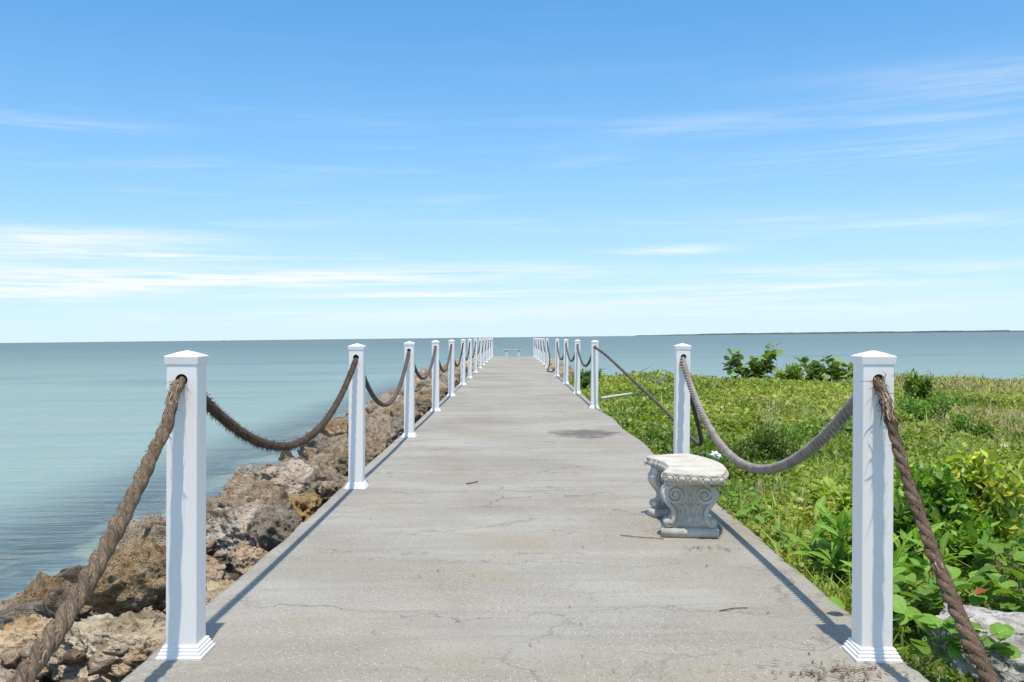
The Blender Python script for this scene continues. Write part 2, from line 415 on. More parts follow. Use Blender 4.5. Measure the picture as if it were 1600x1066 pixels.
# ------------------------------------------------------------------ sea, seabed, far shore
SEA_Z = -0.70
def make_sea():
    xs = [-30000, -6000, -1500, -400, -120, -60, -30, -15, -8, -4, 0, 8, 20, 40, 80, 200, 600, 2000, 8000, 30000]
    ys = [-60, -20, 0, 6, 12, 20, 30, 45, 70, 120, 250, 600, 1500, 4000, 12000, 32000]
    v = [(x, y, SEA_Z) for y in ys for x in xs]
    k = len(xs)
    f = [(j * k + i, j * k + i + 1, (j + 1) * k + i + 1, (j + 1) * k + i) for j in range(len(ys) - 1) for i in range(k - 1)]
    m, n, out = material('sea water')
    geo = n.new('ShaderNodeNewGeometry'); P = geo.outputs['Position']
    sp = n.new('ShaderNodeSeparateXYZ'); n.link(P, sp.inputs[0])
    X, Y = sp.outputs[0], sp.outputs[1]
    warp = n.noise(n.mapping(P, scale=(.05, .02, 1)), 1, 4)
    # what lies under and in the water: pale sand shallows, darker weed and deep water farther out
    yy = n.math('ADD', Y, n.math('MULTIPLY', n.math('SUBTRACT', warp, .5), 30.0))
    ly = n.math('LOGARITHM', n.math('MAXIMUM', yy, 4.0), 10.0)
    col = n.ramp(n.math('DIVIDE', ly, 4.0), [(.15, (.235, .300, .260)), (.30, (.262, .345, .296)), (.42, (.205, .285, .252)), (.52, (.118, .188, .180)), (.62, (.070, .124, .126)), (.85, (.044, .082, .094))])
    patch = n.noise(n.mapping(P, scale=(.035, .11, 1), loc=(3, 5, 0)), 1, 5, .6)
    col = n.mix(n.math('MULTIPLY', n.maprange(patch, .50, .68), .42), col, (.060, .125, .150))
    # weed belt near the rocks on the left
    xo = n.math('ADD', X, n.math('MULTIPLY', n.math('SUBTRACT', n.noise(n.mapping(P, scale=(.35, .2, 1)), 1, 5), .5), 5.0))
    belt = n.math('MULTIPLY', n.maprange(xo, -8.0, -5.4), n.maprange(Y, 30.0, 10.0, .25, 1.0))
    col = n.mix(n.math('MULTIPLY', belt, .5), col, (.185, .235, .250))
    # ripples
    r1 = n.noise(n.mapping(P, scale=(.9, 2.2, 1), rot=(0, 0, rad(12))), 1.0, 5, .6, .4)
    r2 = n.noise(n.mapping(P, scale=(.10, .42, 1), rot=(0, 0, rad(-6))), 1.0, 5, .62, .3)
    r3 = n.noise(n.mapping(P, scale=(4.0, 8.0, 1)), 1.0, 3, .55)
    h = n.math('ADD', n.math('ADD', n.math('MULTIPLY', r1, .06), n.math('MULTIPLY', r2, .38)), n.math('MULTIPLY', r3, .022))
    nb = n.bump(h, 1.0, .55)
    rip = n.math('ADD', n.math('MULTIPLY', n.maprange(r1, .38, .66), .5), n.math('MULTIPLY', n.maprange(r2, .38, .64), .5))
    col = n.mix(n.math('MULTIPLY', n.math('SUBTRACT', 1.0, rip), .24), col, n.mix(1.0, col, (.62, .72, .80), 'MULTIPLY'))  # ripple shading painted into the water colour: darker, bluer troughs
    body = n.new('ShaderNodeBsdfDiffuse'); n.put(body.inputs[0], col); n.put(body.inputs[1], 0.3)
    tr = n.new('ShaderNodeBsdfTransparent'); n.put(tr.inputs[0], (.80, .90, .93))
    # shallow edge: left shore and both sides of the pier are clear enough to see the bottom
    clear = n.math('MAXIMUM', n.math('MULTIPLY', n.maprange(X, -7.0, -4.0), .78), 0.0)
    clear = n.math('MULTIPLY', n.math('MULTIPLY', clear, n.maprange(X, -1.0, -1.5)), n.maprange(Y, 58.0, 34.0))
    mx = n.new('ShaderNodeMixShader'); n.put(mx.inputs[0], clear); n.link(body.outputs[0], mx.inputs[1]); n.link(tr.outputs[0], mx.inputs[2])
    gl = n.new('ShaderNodeBsdfGlossy'); gl.inputs['Roughness'].default_value = .10; n.put(gl.inputs['Normal'], nb)
    fr = n.new('ShaderNodeFresnel'); fr.inputs['IOR'].default_value = 1.33; n.put(fr.inputs['Normal'], nb)
    mg = n.new('ShaderNodeMixShader'); n.put(mg.inputs[0], n.math('MINIMUM', n.math('MULTIPLY', fr.outputs[0], .62), .40))
    n.link(mx.outputs[0], mg.inputs[1]); n.link(gl.outputs[0], mg.inputs[2]); n.link(mg.outputs[0], out.inputs[0])
    o = link('sea', mesh('sea', v, f, m)); tag(o, kind='structure'); LEVEL.append(o)
make_sea()

def make_seabed():
    xs = np.linspace(-16, -0.8, 60); ys = np.linspace(-6, 72, 150)
    v = []
    for y in ys:
        for x in xs:
            t = min(1, max(0, (-x - 1.3) / 3.2))
            z = -.30 - .85 * t ** 1.2 - max(0, -x - 4.5) * .12 + (noise.noise((x * 1.3, y * 1.3, 0)) * .06)
            v.append((x, y, z))
    k = len(xs)
    f = [(j * k + i, j * k + i + 1, (j + 1) * k + i + 1, (j + 1) * k + i) for j in range(len(ys) - 1) for i in range(k - 1)]
    m, n, out = material('shore bed')
    geo = n.new('ShaderNodeTexCoord'); P = geo.outputs['Object']
    sp = n.new('ShaderNodeSeparateXYZ'); n.link(P, sp.inputs[0])
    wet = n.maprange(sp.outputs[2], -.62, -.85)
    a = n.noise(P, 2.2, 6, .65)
    c = n.mix(n.maprange(a, .38, .6), (.06, .045, .032), (.16, .125, .09))  # bank mud and rubble, darkened further to pass for shade in the rock gaps
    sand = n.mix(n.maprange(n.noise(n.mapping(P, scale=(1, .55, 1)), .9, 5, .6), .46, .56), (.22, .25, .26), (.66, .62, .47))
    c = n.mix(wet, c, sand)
    principled(n, out, c, .9, n.bump(n.noise(P, 14, 5, .7), 1.0, .05), .2)
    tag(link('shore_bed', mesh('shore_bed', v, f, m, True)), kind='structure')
make_seabed()

def make_far_shore():
    m = mat_plain('hazed shore trees', (.055, .085, .092), (.075, .105, .112), .9, .01, .0)  # tree colour lightened and blued to paint in the distance haze
    v = []; f = []
    xs = np.linspace(1250, 12000, 700); y0 = 9000
    for i, x in enumerate(xs):
        ramp_ = min(1, (x - 1250) / 900)
        hgt = (9 + 9 * vnoise(x, 0, .012, 4) + 5 * vnoise(x, 0, .045, 6)) * (.35 + .65 * ramp_)
        if vnoise(x, 3, .004, 9) < .22: hgt *= .6
        v += [(x, y0, SEA_Z - .5), (x, y0 + 60, SEA_Z + hgt), (x, y0 + 700, SEA_Z + hgt * .9), (x, y0 + 800, SEA_Z - .5)]
        if i:
            a = (i - 1) * 4; b = i * 4
            for q in range(3): f.append((a + q, b + q, b + q + 1, a + q + 1))
    o = link('far_shore', mesh('far_shore', v, f, m)); tag(o, kind='structure'); LEVEL.append(o)
make_far_shore()

# ------------------------------------------------------------------ land on the right
def land_z(x, y):
    x = np.asarray(x, float); y = np.asarray(y, float)
    shore = 39.5 + 1.8 * np.sin(x * .55) + 2.2 * (vnoise(x, y * 0, .22, 2) - .5) - 2.0 * np.exp(-((x - 4.5) / 2.2) ** 2)
    z = -.22 - .10 * np.clip((y - 6) / 30, 0, 1) + .16 * (fbm(x, y, .35, 5) - .5) + .05 * (vnoise(x, y, 1.7, 8) - .5)
    z = z - np.clip((4.5 - x) / 4, 0, 1) * np.clip((y - 24) / 12, 0, 1) * .22
    z = z - np.clip((x - 8) / 14, 0, 1) * .03
    t = np.clip((y - shore + 1.5) / 4.0, 0, 1)
    return z - t * t * (3 - 2 * t) * 1.3
def make_land():
    xs = np.concatenate([np.linspace(1.50, 6, 46), np.linspace(6.2, 20, 60), np.linspace(21, 60, 24)])
    ys = np.concatenate([np.linspace(-8, 2, 14), np.linspace(2.2, 14, 80), np.linspace(14.4, 46, 90)])
    X, Y = np.meshgrid(xs, ys); Z = land_z(X, Y)
    v = np.stack([X, Y, Z], -1).reshape(-1, 3); k = len(xs)
    f = [(j * k + i, j * k + i + 1, (j + 1) * k + i + 1, (j + 1) * k + i) for j in range(len(ys) - 1) for i in range(k - 1)]
    m, n, out = material('overgrown soil')
    tc = n.new('ShaderNodeTexCoord'); P = tc.outputs['Object']
    c = n.ramp(n.noise(P, 2.5, 6, .65), [(.3, (.035, .045, .016)), (.5, (.07, .095, .028)), (.68, (.16, .15, .07))])
    principled(n, out, c, .95, n.bump(n.noise(P, 25, 5, .7), 1, .04), .1)
    tag(link('land', mesh('land', v, f, m, True)), kind='structure')
make_land()

# ------------------------------------------------------------------ pier
PL, PR, PEND = -1.54, 1.67, 68.4
def make_pier():
    ys = np.concatenate([np.arange(-4, 14, .05), np.arange(14, 30, .15), np.arange(30, PEND, .5), [PEND]])
    us = [0, .006, .02, .06, .2, .4, .6, .8, .94, .98, .994, 1]
    v = []; f = []
    def edge(y, s):
        return .014 * noise.noise((y * 2.1, s * 7, 1)) + .011 * noise.noise((y * 9, s * 5, 2)) + .006 * noise.noise((y * 28, s * 3, 2)) + .02 * noise.noise((y * .35, s * 3, 5))
    for y in ys:
        a = PL + edge(y, 1); b = PR + edge(y, 9) + .03 * noise.noise((y * .6, 3, 3))
        row = [(a + .02, y, -.34), (a - .004, y, -.05)]
        for i, u in enumerate(us):
            x = a + (b - a) * u
            z = .004 * noise.noise((x * .8, y * .5, 0)) if 0 < i < len(us) - 1 else -.012 + .006 * noise.noise((y * 14, u * 5, 1))
            if i in (1, len(us) - 2): z -= .004 + .004 * noise.noise((y * 11, u * 5, 4))
            row.append((x, y, z))
        row += [(b + .004, y, -.05), (b - .02, y, -.34)]
        v += row
    k = len(us) + 4
    for j in range(len(ys) - 1):
        for i in range(k - 1):
            f.append((j * k + i, j * k + i + 1, (j + 1) * k + i + 1, (j + 1) * k + i))
    f.append(tuple((len(ys) - 1) * k + i for i in range(k)))
    f.append(tuple(reversed(range(k))))
    o = link('concrete_pier', mesh('concrete_pier', v, f, M_CONC, True))
    tag(o, 'long straight grey concrete pier deck with cracks running out into the sea', 'pier')
make_pier()

# ------------------------------------------------------------------ posts
HOLE_Z, HOLE_R, PW = 1.17, .026, .065
def shaft_mesh():
    v = []; f = []
    def add(*p): v.append(p); return len(v) - 1
    e = PW - .007
    z0, z1 = .02, 1.245
    for s in (-1, 1):                                  # faces with the rope hole
        y = s * PW; k = 32
        ring = []; sq = []
        for i in range(k):
            a = 2 * math.pi * i / k; c, d = math.cos(a), math.sin(a)
            ring.append(add(HOLE_R * c, y, HOLE_Z + HOLE_R * d))
            q = e / max(abs(c), abs(d)); sq.append(add(q * c, y, HOLE_Z + q * d))
        for i in range(k):
            j = (i + 1) % k
            f.append((ring[i], ring[j], sq[j], sq[i]) if s > 0 else (ring[j], ring[i], sq[i], sq[j]))
        for za, zb in ((z0, HOLE_Z - e), (HOLE_Z + e, z1)):
            p = [add(-e, y, za), add(e, y, za), add(e, y, zb), add(-e, y, zb)]
            f.append(tuple(p) if s < 0 else tuple(reversed(p)))
    k = 32                                             # sleeve through the hole
    t = [[add(HOLE_R * math.cos(2 * math.pi * i / k), y, HOLE_Z + HOLE_R * math.sin(2 * math.pi * i / k)) for i in range(k)] for y in (-PW, -PW + .008, PW - .008, PW)]
    for a, b in ((0, 1), (2, 3)):
        for i in range(k):
            j = (i + 1) % k; f.append((t[a][i], t[a][j], t[b][j], t[b][i]))
    for s in (-1, 1):
        p = [add(s * PW, -e, z0), add(s * PW, e, z0), add(s * PW, e, z1), add(s * PW, -e, z1)]
        f.append(tuple(p) if s > 0 else tuple(reversed(p)))
    for sx in (-1, 1):
        for sy in (-1, 1):
            col = []
            for q in range(5):
                a = q / 4 * math.pi / 2
                x, y = sx * (e + .007 * math.sin(a)), sy * (e + .007 * math.cos(a))
                col.append((add(x, y, z0), add(x, y, z1)))
            for q in range(4):
                a, b = col[q], col[q + 1]
                f.append((a[0], b[0], b[1], a[1]) if sx * sy < 0 else (b[0], a[0], a[1], b[1]))
    return mesh('shaft', v, f, M_WHITE)
def square_lathe(name, prof, mat, top=True):
    v = []; f = []
    for r, z in prof:
        v += [(-r, -r, z), (r, -r, z), (r, r, z), (-r, r, z)]
    for i in range(len(prof) - 1):
        for q in range(4):
            a = i * 4 + q; b = i * 4 + (q + 1) % 4
            f.append((a, b, b + 4, a + 4))
    if top: l = len(v) - 4; f.append((l, l + 1, l + 2, l + 3))
    f.append((3, 2, 1, 0))
    return mesh(name, v, f, mat)
ME_SHAFT = shaft_mesh()
ME_CAP = square_lathe('cap', [(.0675, 1.2365), (.0685, 1.237), (.0715, 1.268), (.0705, 1.2705), (.062, 1.2745), (.030, 1.286), (.004, 1.2935)], M_WHITE)
ME_BASE = square_lathe('base_trim', [(.095, 0.001), (.0955, .010), (.094, .0125), (.088, .0145), (.0885, .024), (.087, .0265), (.0815, .0285), (.082, .037), (.0805, .0395), (.0755, .0415), (.076, .049), (.074, .052), (.0665, .056)], M_WHITE)
LEFT_D = [4.10, 8.60, 13.0, 17.5, 22.0, 27.2, 31.6, 36.6, 41.8, 46.6, 52.0, 57.8, 63.0, 67.5]
RIGHT_D = [4.07, 8.85, 18.2, 23.0, 27.8, 33.3, 42.5, 47.5, 52.5, 57.5, 63.0, 67.5]
LX, RX = -1.392, 1.56
ORD = ['nearest', 'second', 'third', 'fourth', 'fifth', 'sixth', 'seventh', 'eighth', 'ninth', 'tenth', 'eleventh', 'twelfth', 'thirteenth', 'farthest']
POSTS = {}
def make_post(side, i, x, d, count):
    o = empty('rope_post', (x, d, 0), rad(random.uniform(-2, 2)))
    o.rotation_euler[1] = rad(.25 + random.uniform(-.4, .4) * (i > 0)); o.rotation_euler[0] = rad(random.uniform(-.4, .4))
    for nm, me in (('shaft', ME_SHAFT), ('cap', ME_CAP), ('base_trim', ME_BASE)):
        link(nm, me, o)
    nth = 'farthest' if i == count - 1 else ORD[i]
    extra = {('left', 0): ' with frayed brown rope', ('right', 0): ' beside the pale boulder and vine',
             ('right', 1): ' behind the curved bench', ('right', 2): ' just past the damp stain'}.get((side, i), '')
    where = f'{nth} white post on the {side} pier edge' if nth in ('nearest', 'farthest') else f'{nth} white post from the camera on the {side} pier edge'
    tag(o, where + extra, 'post', 'white rope posts lining the pier')
    POSTS[(side, i)] = (x, d)
for i, d in enumerate(LEFT_D): make_post('left', i, LX, d, len(LEFT_D))
for i, d in enumerate(RIGHT_D): make_post('right', i, RX - (.035 if i == 0 else 0), d, len(RIGHT_D))

# ------------------------------------------------------------------ ropes
def resample(pts, step):
    """smooth Catmull-Rom through the points, resampled at an even step"""
    P = [Vector(p) for p in pts]; P = [P[0] * 2 - P[1]] + P + [P[-1] * 2 - P[-2]]
    dense = []
    for i in range(1, len(P) - 2):
        for q in range(24):
            t = q / 24; a, b, c, d = P[i - 1], P[i], P[i + 1], P[i + 2]
            dense.append(.5 * ((2 * b) + (c - a) * t + (2 * a - 5 * b + 4 * c - d) * t * t + (3 * b - a - 3 * c + d) * t ** 3))
    dense.append(P[-2])
    out = [dense[0]]; acc = 0
    for a, b in zip(dense, dense[1:]):
        L = (b - a).length
        if L == 0: continue
        pos = step - acc
        while pos <= L:
            out.append(a.lerp(b, pos / L)); pos += step
        acc = (acc + L) % step if pos > L else acc
        acc = L - (pos - step)
    return out
def sag_points(x, d0, d1, z0, zlow, k=14, x1=None):
    x1 = x if x1 is None else x1
    return [(x + (x1 - x) * t, d0 + (d1 - d0) * t, zlow + (z0 - zlow) * (2 * t - 1) ** 2) for t in [i / k for i in range(k + 1)]]
def strand_geo(cl, R, phase, pitch, strands, sides, sr, thick=None):
    v = []; uvs = []; f = []; s = 0
    for i, p in enumerate(cl):
        a = cl[max(0, i - 1)]; b = cl[min(len(cl) - 1, i + 1)]
        t = (b - a).normalized()
        side = t.cross(Vector((0, 0, 1)));
        side = side.normalized() if side.length > 1e-4 else Vector((1, 0, 0))
        up = side.cross(t)
        if i: s += (p - cl[i - 1]).length
        k = thick(s) if thick else 1.0
        ang = phase + 2 * math.pi * s / pitch
        r0 = R * k * (1 - sr) * (1.0 if strands > 1 else 0)
        c = p + (side * math.cos(ang) + up * math.sin(ang)) * r0
        for q in range(sides):
            w = 2 * math.pi * q / sides + ang
            wob = 1 + .10 * noise.noise((s * 45, q * 1.7, phase * 3))
            v.append(c + (side * math.cos(w) + up * math.sin(w)) * (R * k * sr * wob)); uvs.append((q / sides, s * 14))
    for i in range(len(cl) - 1):
        for q in range(sides):
            r = (q + 1) % sides
            f.append((i * sides + q, i * sides + r, (i + 1) * sides + r, (i + 1) * sides + q))
    f.append(tuple(reversed(range(sides)))); l = (len(cl) - 1) * sides; f.append(tuple(range(l, l + sides)))
    return v, f, uvs
def uv_mesh(name, v, f, uvs, mat):
    me = mesh(name, v, f, mat, True)
    uvl = me.uv_layers.new(name='UVMap')
    li = np.zeros(len(me.loops), np.int32); me.loops.foreach_get('vertex_index', li)
    uvl.data.foreach_set('uv', np.asarray(uvs, np.float32)[li].ravel())
    return me
def hairs(cl, R, per, length, mat, thick=None, taper_start=None, droop=.6, along=.6, w=.0016, spread=(.3, 1)):
    """loose fibres standing off a rope: thin curved slivers"""
    co = []; s = 0
    for i in range(1, len(cl)):
        p0, p1 = cl[i - 1], cl[i]; t = (p1 - p0); L = t.length; t.normalize()
        side = t.cross(Vector((0, 0, 1))); side = side.normalized() if side.length > 1e-4 else Vector((1, 0, 0)); up = side.cross(t)
        s += L; k = thick(s) if thick else 1
        cnt = per * L * (taper_start(s) if taper_start else 1)
        for _ in range(int(cnt) + (random.random() < cnt % 1)):
            a = random.uniform(0, 2 * math.pi); out = side * math.cos(a) + up * math.sin(a)
            b = p0.lerp(p1, random.random()) + out * R * k * .82
            ln = length * random.uniform(.3, 1) ** 1.5
            dr = (out * random.uniform(*spread) + t * random.uniform(-along, along) + Vector((0, 0, -droop * random.random()))).normalized()
            m_ = b + dr * ln * .5 + Vector((random.uniform(-1, 1), random.uniform(-1, 1), random.uniform(-1, 1))) * ln * .12
            e = b + dr * ln + Vector((random.uniform(-1, 1), random.uniform(-1, 1), random.uniform(-1.3, .5))) * ln * .25
            wv = dr.cross(t); wv = (wv.normalized() if wv.length > 1e-3 else side) * w * random.uniform(.5, 1.2)
            co.append([b - wv, b + wv, m_ + wv * .7, m_ - wv * .7, e])
    v, t_ = elements(np.array([[list(q) for q in c] for c in co]), [(0, 1, 2), (0, 2, 3), (3, 2, 4)])
    return mesh_np('frayed_fibres', v, t_, mat)
M_FIB = mat_plain('loose rope fibre', (.42, .32, .22), (.20, .145, .095), .95, 60, 0)
M_FIBR = mat_plain('reddish loose fibre', (.22, .15, .10), (.10, .068, .048), .95, 60, 0)
M_FIBD = mat_plain('dark loose fibre', (.12, .09, .065), (.06, .045, .032), .95, 60, 0)
def rope(label, pts, R, mat, pitch, step=.012, strands=3, sides=9, sr=.54, thick=None, split=True, fib=None):
    cl = resample(pts, step)
    if split:
        o = empty('rope', cl[0]); off = cl[0].copy(); cl = [c - off for c in cl]
        for k in range(strands):
            v, f, uv = strand_geo(cl, R, 2 * math.pi * k / strands, pitch, strands, sides, sr, thick)
            link('strand', uv_mesh('strand', v, f, uv, mat), o)
        for fb in (fib or []):
            h = link('frayed_fibres', hairs(cl, R, thick=thick, **fb), o); h['kind'] = 'stuff'
    else:
        V = []; F = []; U = []
        for k in range(strands):
            v, f, uv = strand_geo(cl, R, 2 * math.pi * k / strands, pitch, strands, sides, sr, thick)
            b = len(V); V += v; U += uv; F += [tuple(b + q for q in fc) for fc in f]
        o = link('rope', uv_mesh('rope', V, F, U, mat))
    tag(o, label, 'rope', 'ropes strung between the posts')
    return o
# nearest left rope, coming toward the camera and slumping onto the deck behind it
zf = lambda d: .215 + (HOLE_Z - .215) * ((d - 1.8) / 2.28) ** 2
pts = [(LX, 4.12, HOLE_Z - .004), (LX, 4.07, HOLE_Z - .004), (LX, 4.02, HOLE_Z - .014), (LX - .002, 3.965, 1.12)] + [(LX - .003, d, zf(d) - .012 * (d > 3.8)) for d in np.linspace(3.88, 2.0, 16)] + [(LX, 1.75, .19), (LX + .02, 1.5, .12), (LX + .06, 1.25, .05), (LX + .1, 1.0, .034), (LX + .12, .7, .034)]
rope('thick frayed brown rope hanging from the nearest left post toward the camera', pts,   .028, M_ROPE_BROWN, .26, .008, sides=12, sr=.54,
     thick=lambda s: .86 + .35 * min(1, s / 1.1) + .06 * math.sin(s * 23),
     fib=[dict(per=1300, length=.020, mat=M_FIB, along=2.6, w=.0012, droop=.2), dict(per=420, length=.07, spread=(.1, .8), mat=M_FIB, taper_start=lambda s: 1.0 if .05 < s < .26 else .05, w=.0034, along=3.5, droop=.3)])
rope('dark hairy rope sagging between the nearest and second left posts', sag_points(LX, 4.10, 8.60, HOLE_Z, .66, 18), .0245, M_ROPE_DARK, .075, .006, sides=8, sr=.48,
     fib=[dict(per=1100, length=.034, mat=M_FIBD, taper_start=lambda s: max(.15, 1.2 - s / 3.2), droop=1.1, w=.0016)])
pts = [(1.525, 4.12, HOLE_Z - .004), (1.525, 4.05, HOLE_Z - .004), (1.525, 4.0, HOLE_Z - .012), (1.532, 3.955, 1.11), (1.545, 3.84, .90), (1.557, 3.60, .60), (1.56, 3.36, .385), (1.56, 3.12, .225), (1.57, 2.85, .10), (1.60, 2.55, .045), (1.62, 2.2, .036), (1.6, 1.8, .036)]
rope('reddish brown frayed rope trailing from the nearest right post past the boulder', pts, .0235, M_ROPE_RED, .19, .007, sides=11, sr=.55,
     thick=lambda s: 1.0 + .28 * max(0, min(1, (s - .5) / .8)) + .07 * math.sin(s * 31),
     fib=[dict(per=1400, length=.028, mat=M_FIBR, along=2.6, w=.0013, droop=.2), dict(per=700, length=.085, spread=(.1, .8), mat=M_FIB, taper_start=lambda s: 1.0 if .05 < s < .30 else .03, w=.0036, along=3.5, droop=.3)])
rope('smooth grey twisted rope sagging above the curved bench and the grass', sag_points(1.525, 4.07, 8.85, HOLE_Z, .50, 18, RX), .030, M_ROPE_GREY, .15, .005, sides=10, sr=.44)
sags = [.62, .70, .66, .62, .66, .64, .68, .62, .66, .64, .66, .7]
for i in range(1, 13):
    nm = f'weathered rope sagging between the {ORD[i]} and {ORD[i+1]} posts on the left'
    d0, d1 = LEFT_D[i], LEFT_D[i + 1]
    rope(nm, sag_points(LX, d0, d1, HOLE_Z, sags[i - 1] - (.02 if i == 1 else 0), 12), .026, M_ROPE_FAR, .09, .015 if i < 4 else .05, sides=7 if i < 4 else 5, split=i < 3)
# right side: two posts are missing, the rope there lies slack
pts = [(RX, 8.85, HOLE_Z), (RX + .005, 8.93, HOLE_Z - .03), (1.66, 9.15, .93), (1.82, 9.55, .60), (1.98, 10.1, .33), (2.10, 10.7, .16), (2.16, 11.4, .13), (2.12, 12.2, .24), (2.0, 13.4, .46), (1.84, 15.2, .74), (1.68, 17.2, 1.03), (RX, 18.1, HOLE_Z - .01), (RX, 18.25, HOLE_Z)]
rope('slack dark rope dipping into the grass beyond the second right post', pts, .024, M_ROPE_FAR, .08, .012, sides=7)
rs = {2: .74, 3: .72, 4: .64, 6: .66, 7: .62, 8: .66, 9: .64, 10: .68}
for i, z in rs.items():
    b = 'farthest' if i + 1 == 11 else ORD[i + 1]
    rope(f'weathered rope sagging between the {ORD[i]} and {b} posts on the right', sag_points(RX, RIGHT_D[i], RIGHT_D[i + 1], HOLE_Z, z, 12), .026, M_ROPE_FAR, .09, .02 if i < 5 else .05, sides=6, split=i == 2)
pts = [(RX, 33.3, HOLE_Z), (RX + .02, 33.9, .80), (RX + .05, 35.0, .35), (RX - .02, 36.4, .05), (RX - .16, 37.6, .03), (RX - .1, 39.0, .05), (RX + .04, 40.6, .36), (RX + .02, 41.9, .85), (RX, 42.5, HOLE_Z)]
rope('fallen rope lying on the right deck edge where a post is missing', pts, .03, M_ROPE_FAR, .09, .05, sides=6, split=False)
rope('pale rope closing off the far end of the pier behind the bench', [(LX + (RX - LX) * t, 67.5, .62 + (HOLE_Z - .62) * (2 * t - 1) ** 2) for t in [i / 14 for i in range(15)]], .03, M_ROPE_PALE, .12, .05, sides=6, split=False)

# ------------------------------------------------------------------ curved bench
def tube(bm, pts, r, sides=8, taper=None):
    rings = []
    for i, p in enumerate(pts):
        p = Vector(p); a = Vector(pts[max(0, i - 1)]); b = Vector(pts[min(len(pts) - 1, i + 1)])
        t = (b - a).normalized(); ref = Vector((0, 1, 0)) if abs(t.y) < .9 else Vector((1, 0, 0))
        s = t.cross(ref).normalized(); u = s.cross(t); rr = r * (taper(i / (len(pts) - 1)) if taper else 1)
        rings.append([bm.verts.new(p + (s * math.cos(2 * math.pi * q / sides) + u * math.sin(2 * math.pi * q / sides)) * rr) for q in range(sides)])
    for A, B in zip(rings, rings[1:]):
        for q in range(sides): bm.faces.new((A[q], A[(q + 1) % sides], B[(q + 1) % sides], B[q]))
    bm.faces.new(list(reversed(rings[0]))); bm.faces.new(rings[-1])
def smooth_outline(pts, sub=6):
    P = [Vector((*p, 0)) for p in pts]; o = []
    for i in range(len(P) - 1):
        a, b, c, d = P[max(0, i - 1)], P[i], P[i + 1], P[min(len(P) - 1, i + 2)]
        for q in range(sub):
            t = q / sub
            w = .5 * ((2 * b) + (c - a) * t + (2 * a - 5 * b + 4 * c - d) * t * t + (3 * b - a - 3 * c + d) * t ** 3); o.append((w.x, w.y))
    o.append((P[-1].x, P[-1].y)); return o
def blob(bm, c, r, seg=8, rings=6):
    m = Matrix.Translation(c) @ Matrix.Diagonal((*r, 1))
    bmesh.ops.create_uvsphere(bm, u_segments=seg, v_segments=rings, radius=1, matrix=m)
def spiral(cx, cz, r0, turns, y, flip=1, start=0.0, n_=40, inner=.12):
    pts = []
    for i in range(n_):
        t = i / (n_ - 1); a = start + flip * turns * 2 * math.pi * t; r = r0 * (1 - (1 - inner) * t)
        pts.append((cx + r * math.cos(a), y, cz + r * math.sin(a)))
    return pts
def leg_mesh():
    bm = bmesh.new(); hw = .19; T = .058
    half = smooth_outline([(.150, .064), (.172, .085), (.168, .118), (.140, .128), (.122, .150), (.118, .178), (.135, .205), (.165, .235), (.183, .268), (.186, .300), (.172, .338), (.168, .372)])
    loop = [(x, z) for x, z in half] + [(-x, z) for x, z in reversed(half)]
    fr = [bm.verts.new((x, -T + .010, z)) for x, z in loop]; bk = [bm.verts.new((x, T - .010, z)) for x, z in loop]
    bm.faces.new(fr); bm.faces.new(list(reversed(bk)))
    for i in range(len(loop)):
        j = (i + 1) % len(loop); bm.faces.new((fr[j], fr[i], bk[i], bk[j]))
    # plinth
    m = Matrix.Translation((0, 0, .032)) @ Matrix.Diagonal((hw * 2, .15, .062, 1))
    r = bmesh.ops.create_cube(bm, size=1, matrix=m)
    bmesh.ops.bevel(bm, geom=list({e for vv in r['verts'] for e in vv.link_edges}), offset=.008, segments=2, affect='EDGES')
    m = Matrix.Translation((0, 0, .366)) @ Matrix.Diagonal((.30, .13, .022, 1)); bmesh.ops.create_cube(bm, size=1, matrix=m)
    for s in (-1, 1):                                  # front and back relief
        y = s * (T - .008)
        for fx in (-1, 1):
            # big volutes at the top, band running down to the small foot scrolls
            band = [(fx * p[0], y, p[1]) for p in smooth_outline([(.150, .345), (.176, .305), (.170, .265), (.145, .228), (.116, .192), (.104, .155), (.112, .118), (.128, .092)], 5)]
            tube(bm, band, .0165, 8)
            tube(bm, spiral(fx * .098, .288, .066, 2.1, y, -fx, math.pi / 2 if fx > 0 else math.pi / 2, 56), .0115, 7, lambda t: 1.15 - .5 * t)
            blob(bm, (fx * .098, y, .288), (.017, .012, .017))
            tube(bm, spiral(fx * .146, .100, .030, 1.4, y, fx, math.pi if fx > 0 else 0, 30), .0095, 7, lambda t: 1.1 - .5 * t)
            tube(bm, [(fx * p[0], y, p[1]) for p in smooth_outline([(.012, .205), (.035, .222), (.052, .200), (.040, .168), (.048, .135), (.066, .112), (.056, .092), (.038, .100)], 4)], .0072, 6)
            tube(bm, [(fx * p[0], y, p[1]) for p in smooth_outline([(.070, .222), (.060, .205), (.074, .190), (.066, .160)], 4)], .0062, 6)
            blob(bm, (fx * .022, y, .345), (.026, .012, .016))
        blob(bm, (0, y, .335), (.022, .014, .026)); blob(bm, (0, y, .268), (.014, .010, .024))
        for z in (.228, .210, .192, .176, .162): blob(bm, (0, y, z), (.0075, .009, .0085), 8, 5)
        blob(bm, (0, y, .245), (.020, .008, .007)); blob(bm, (0, y, .120), (.022, .010, .026))
    for fx in (-1, 1):                                 # scroll rolls on the narrow sides
        for cx, cz, rr in ((.160, .300, .030), (.152, .098, .026)):
            a = bmesh.ops.create_cone(bm, cap_ends=True, segments=18, radius1=rr, radius2=rr, depth=T * 2, matrix=Matrix.Translation((fx * cx, 0, cz)) @ Matrix.Rotation(math.pi / 2, 4, 'X'))
    me = mesh_bm('leg', bm, M_CAST, True)
    return me
BC = Vector((.175, 6.88)); RI, RO = .945, 1.315; A0, A1 = rad(-27), rad(27)
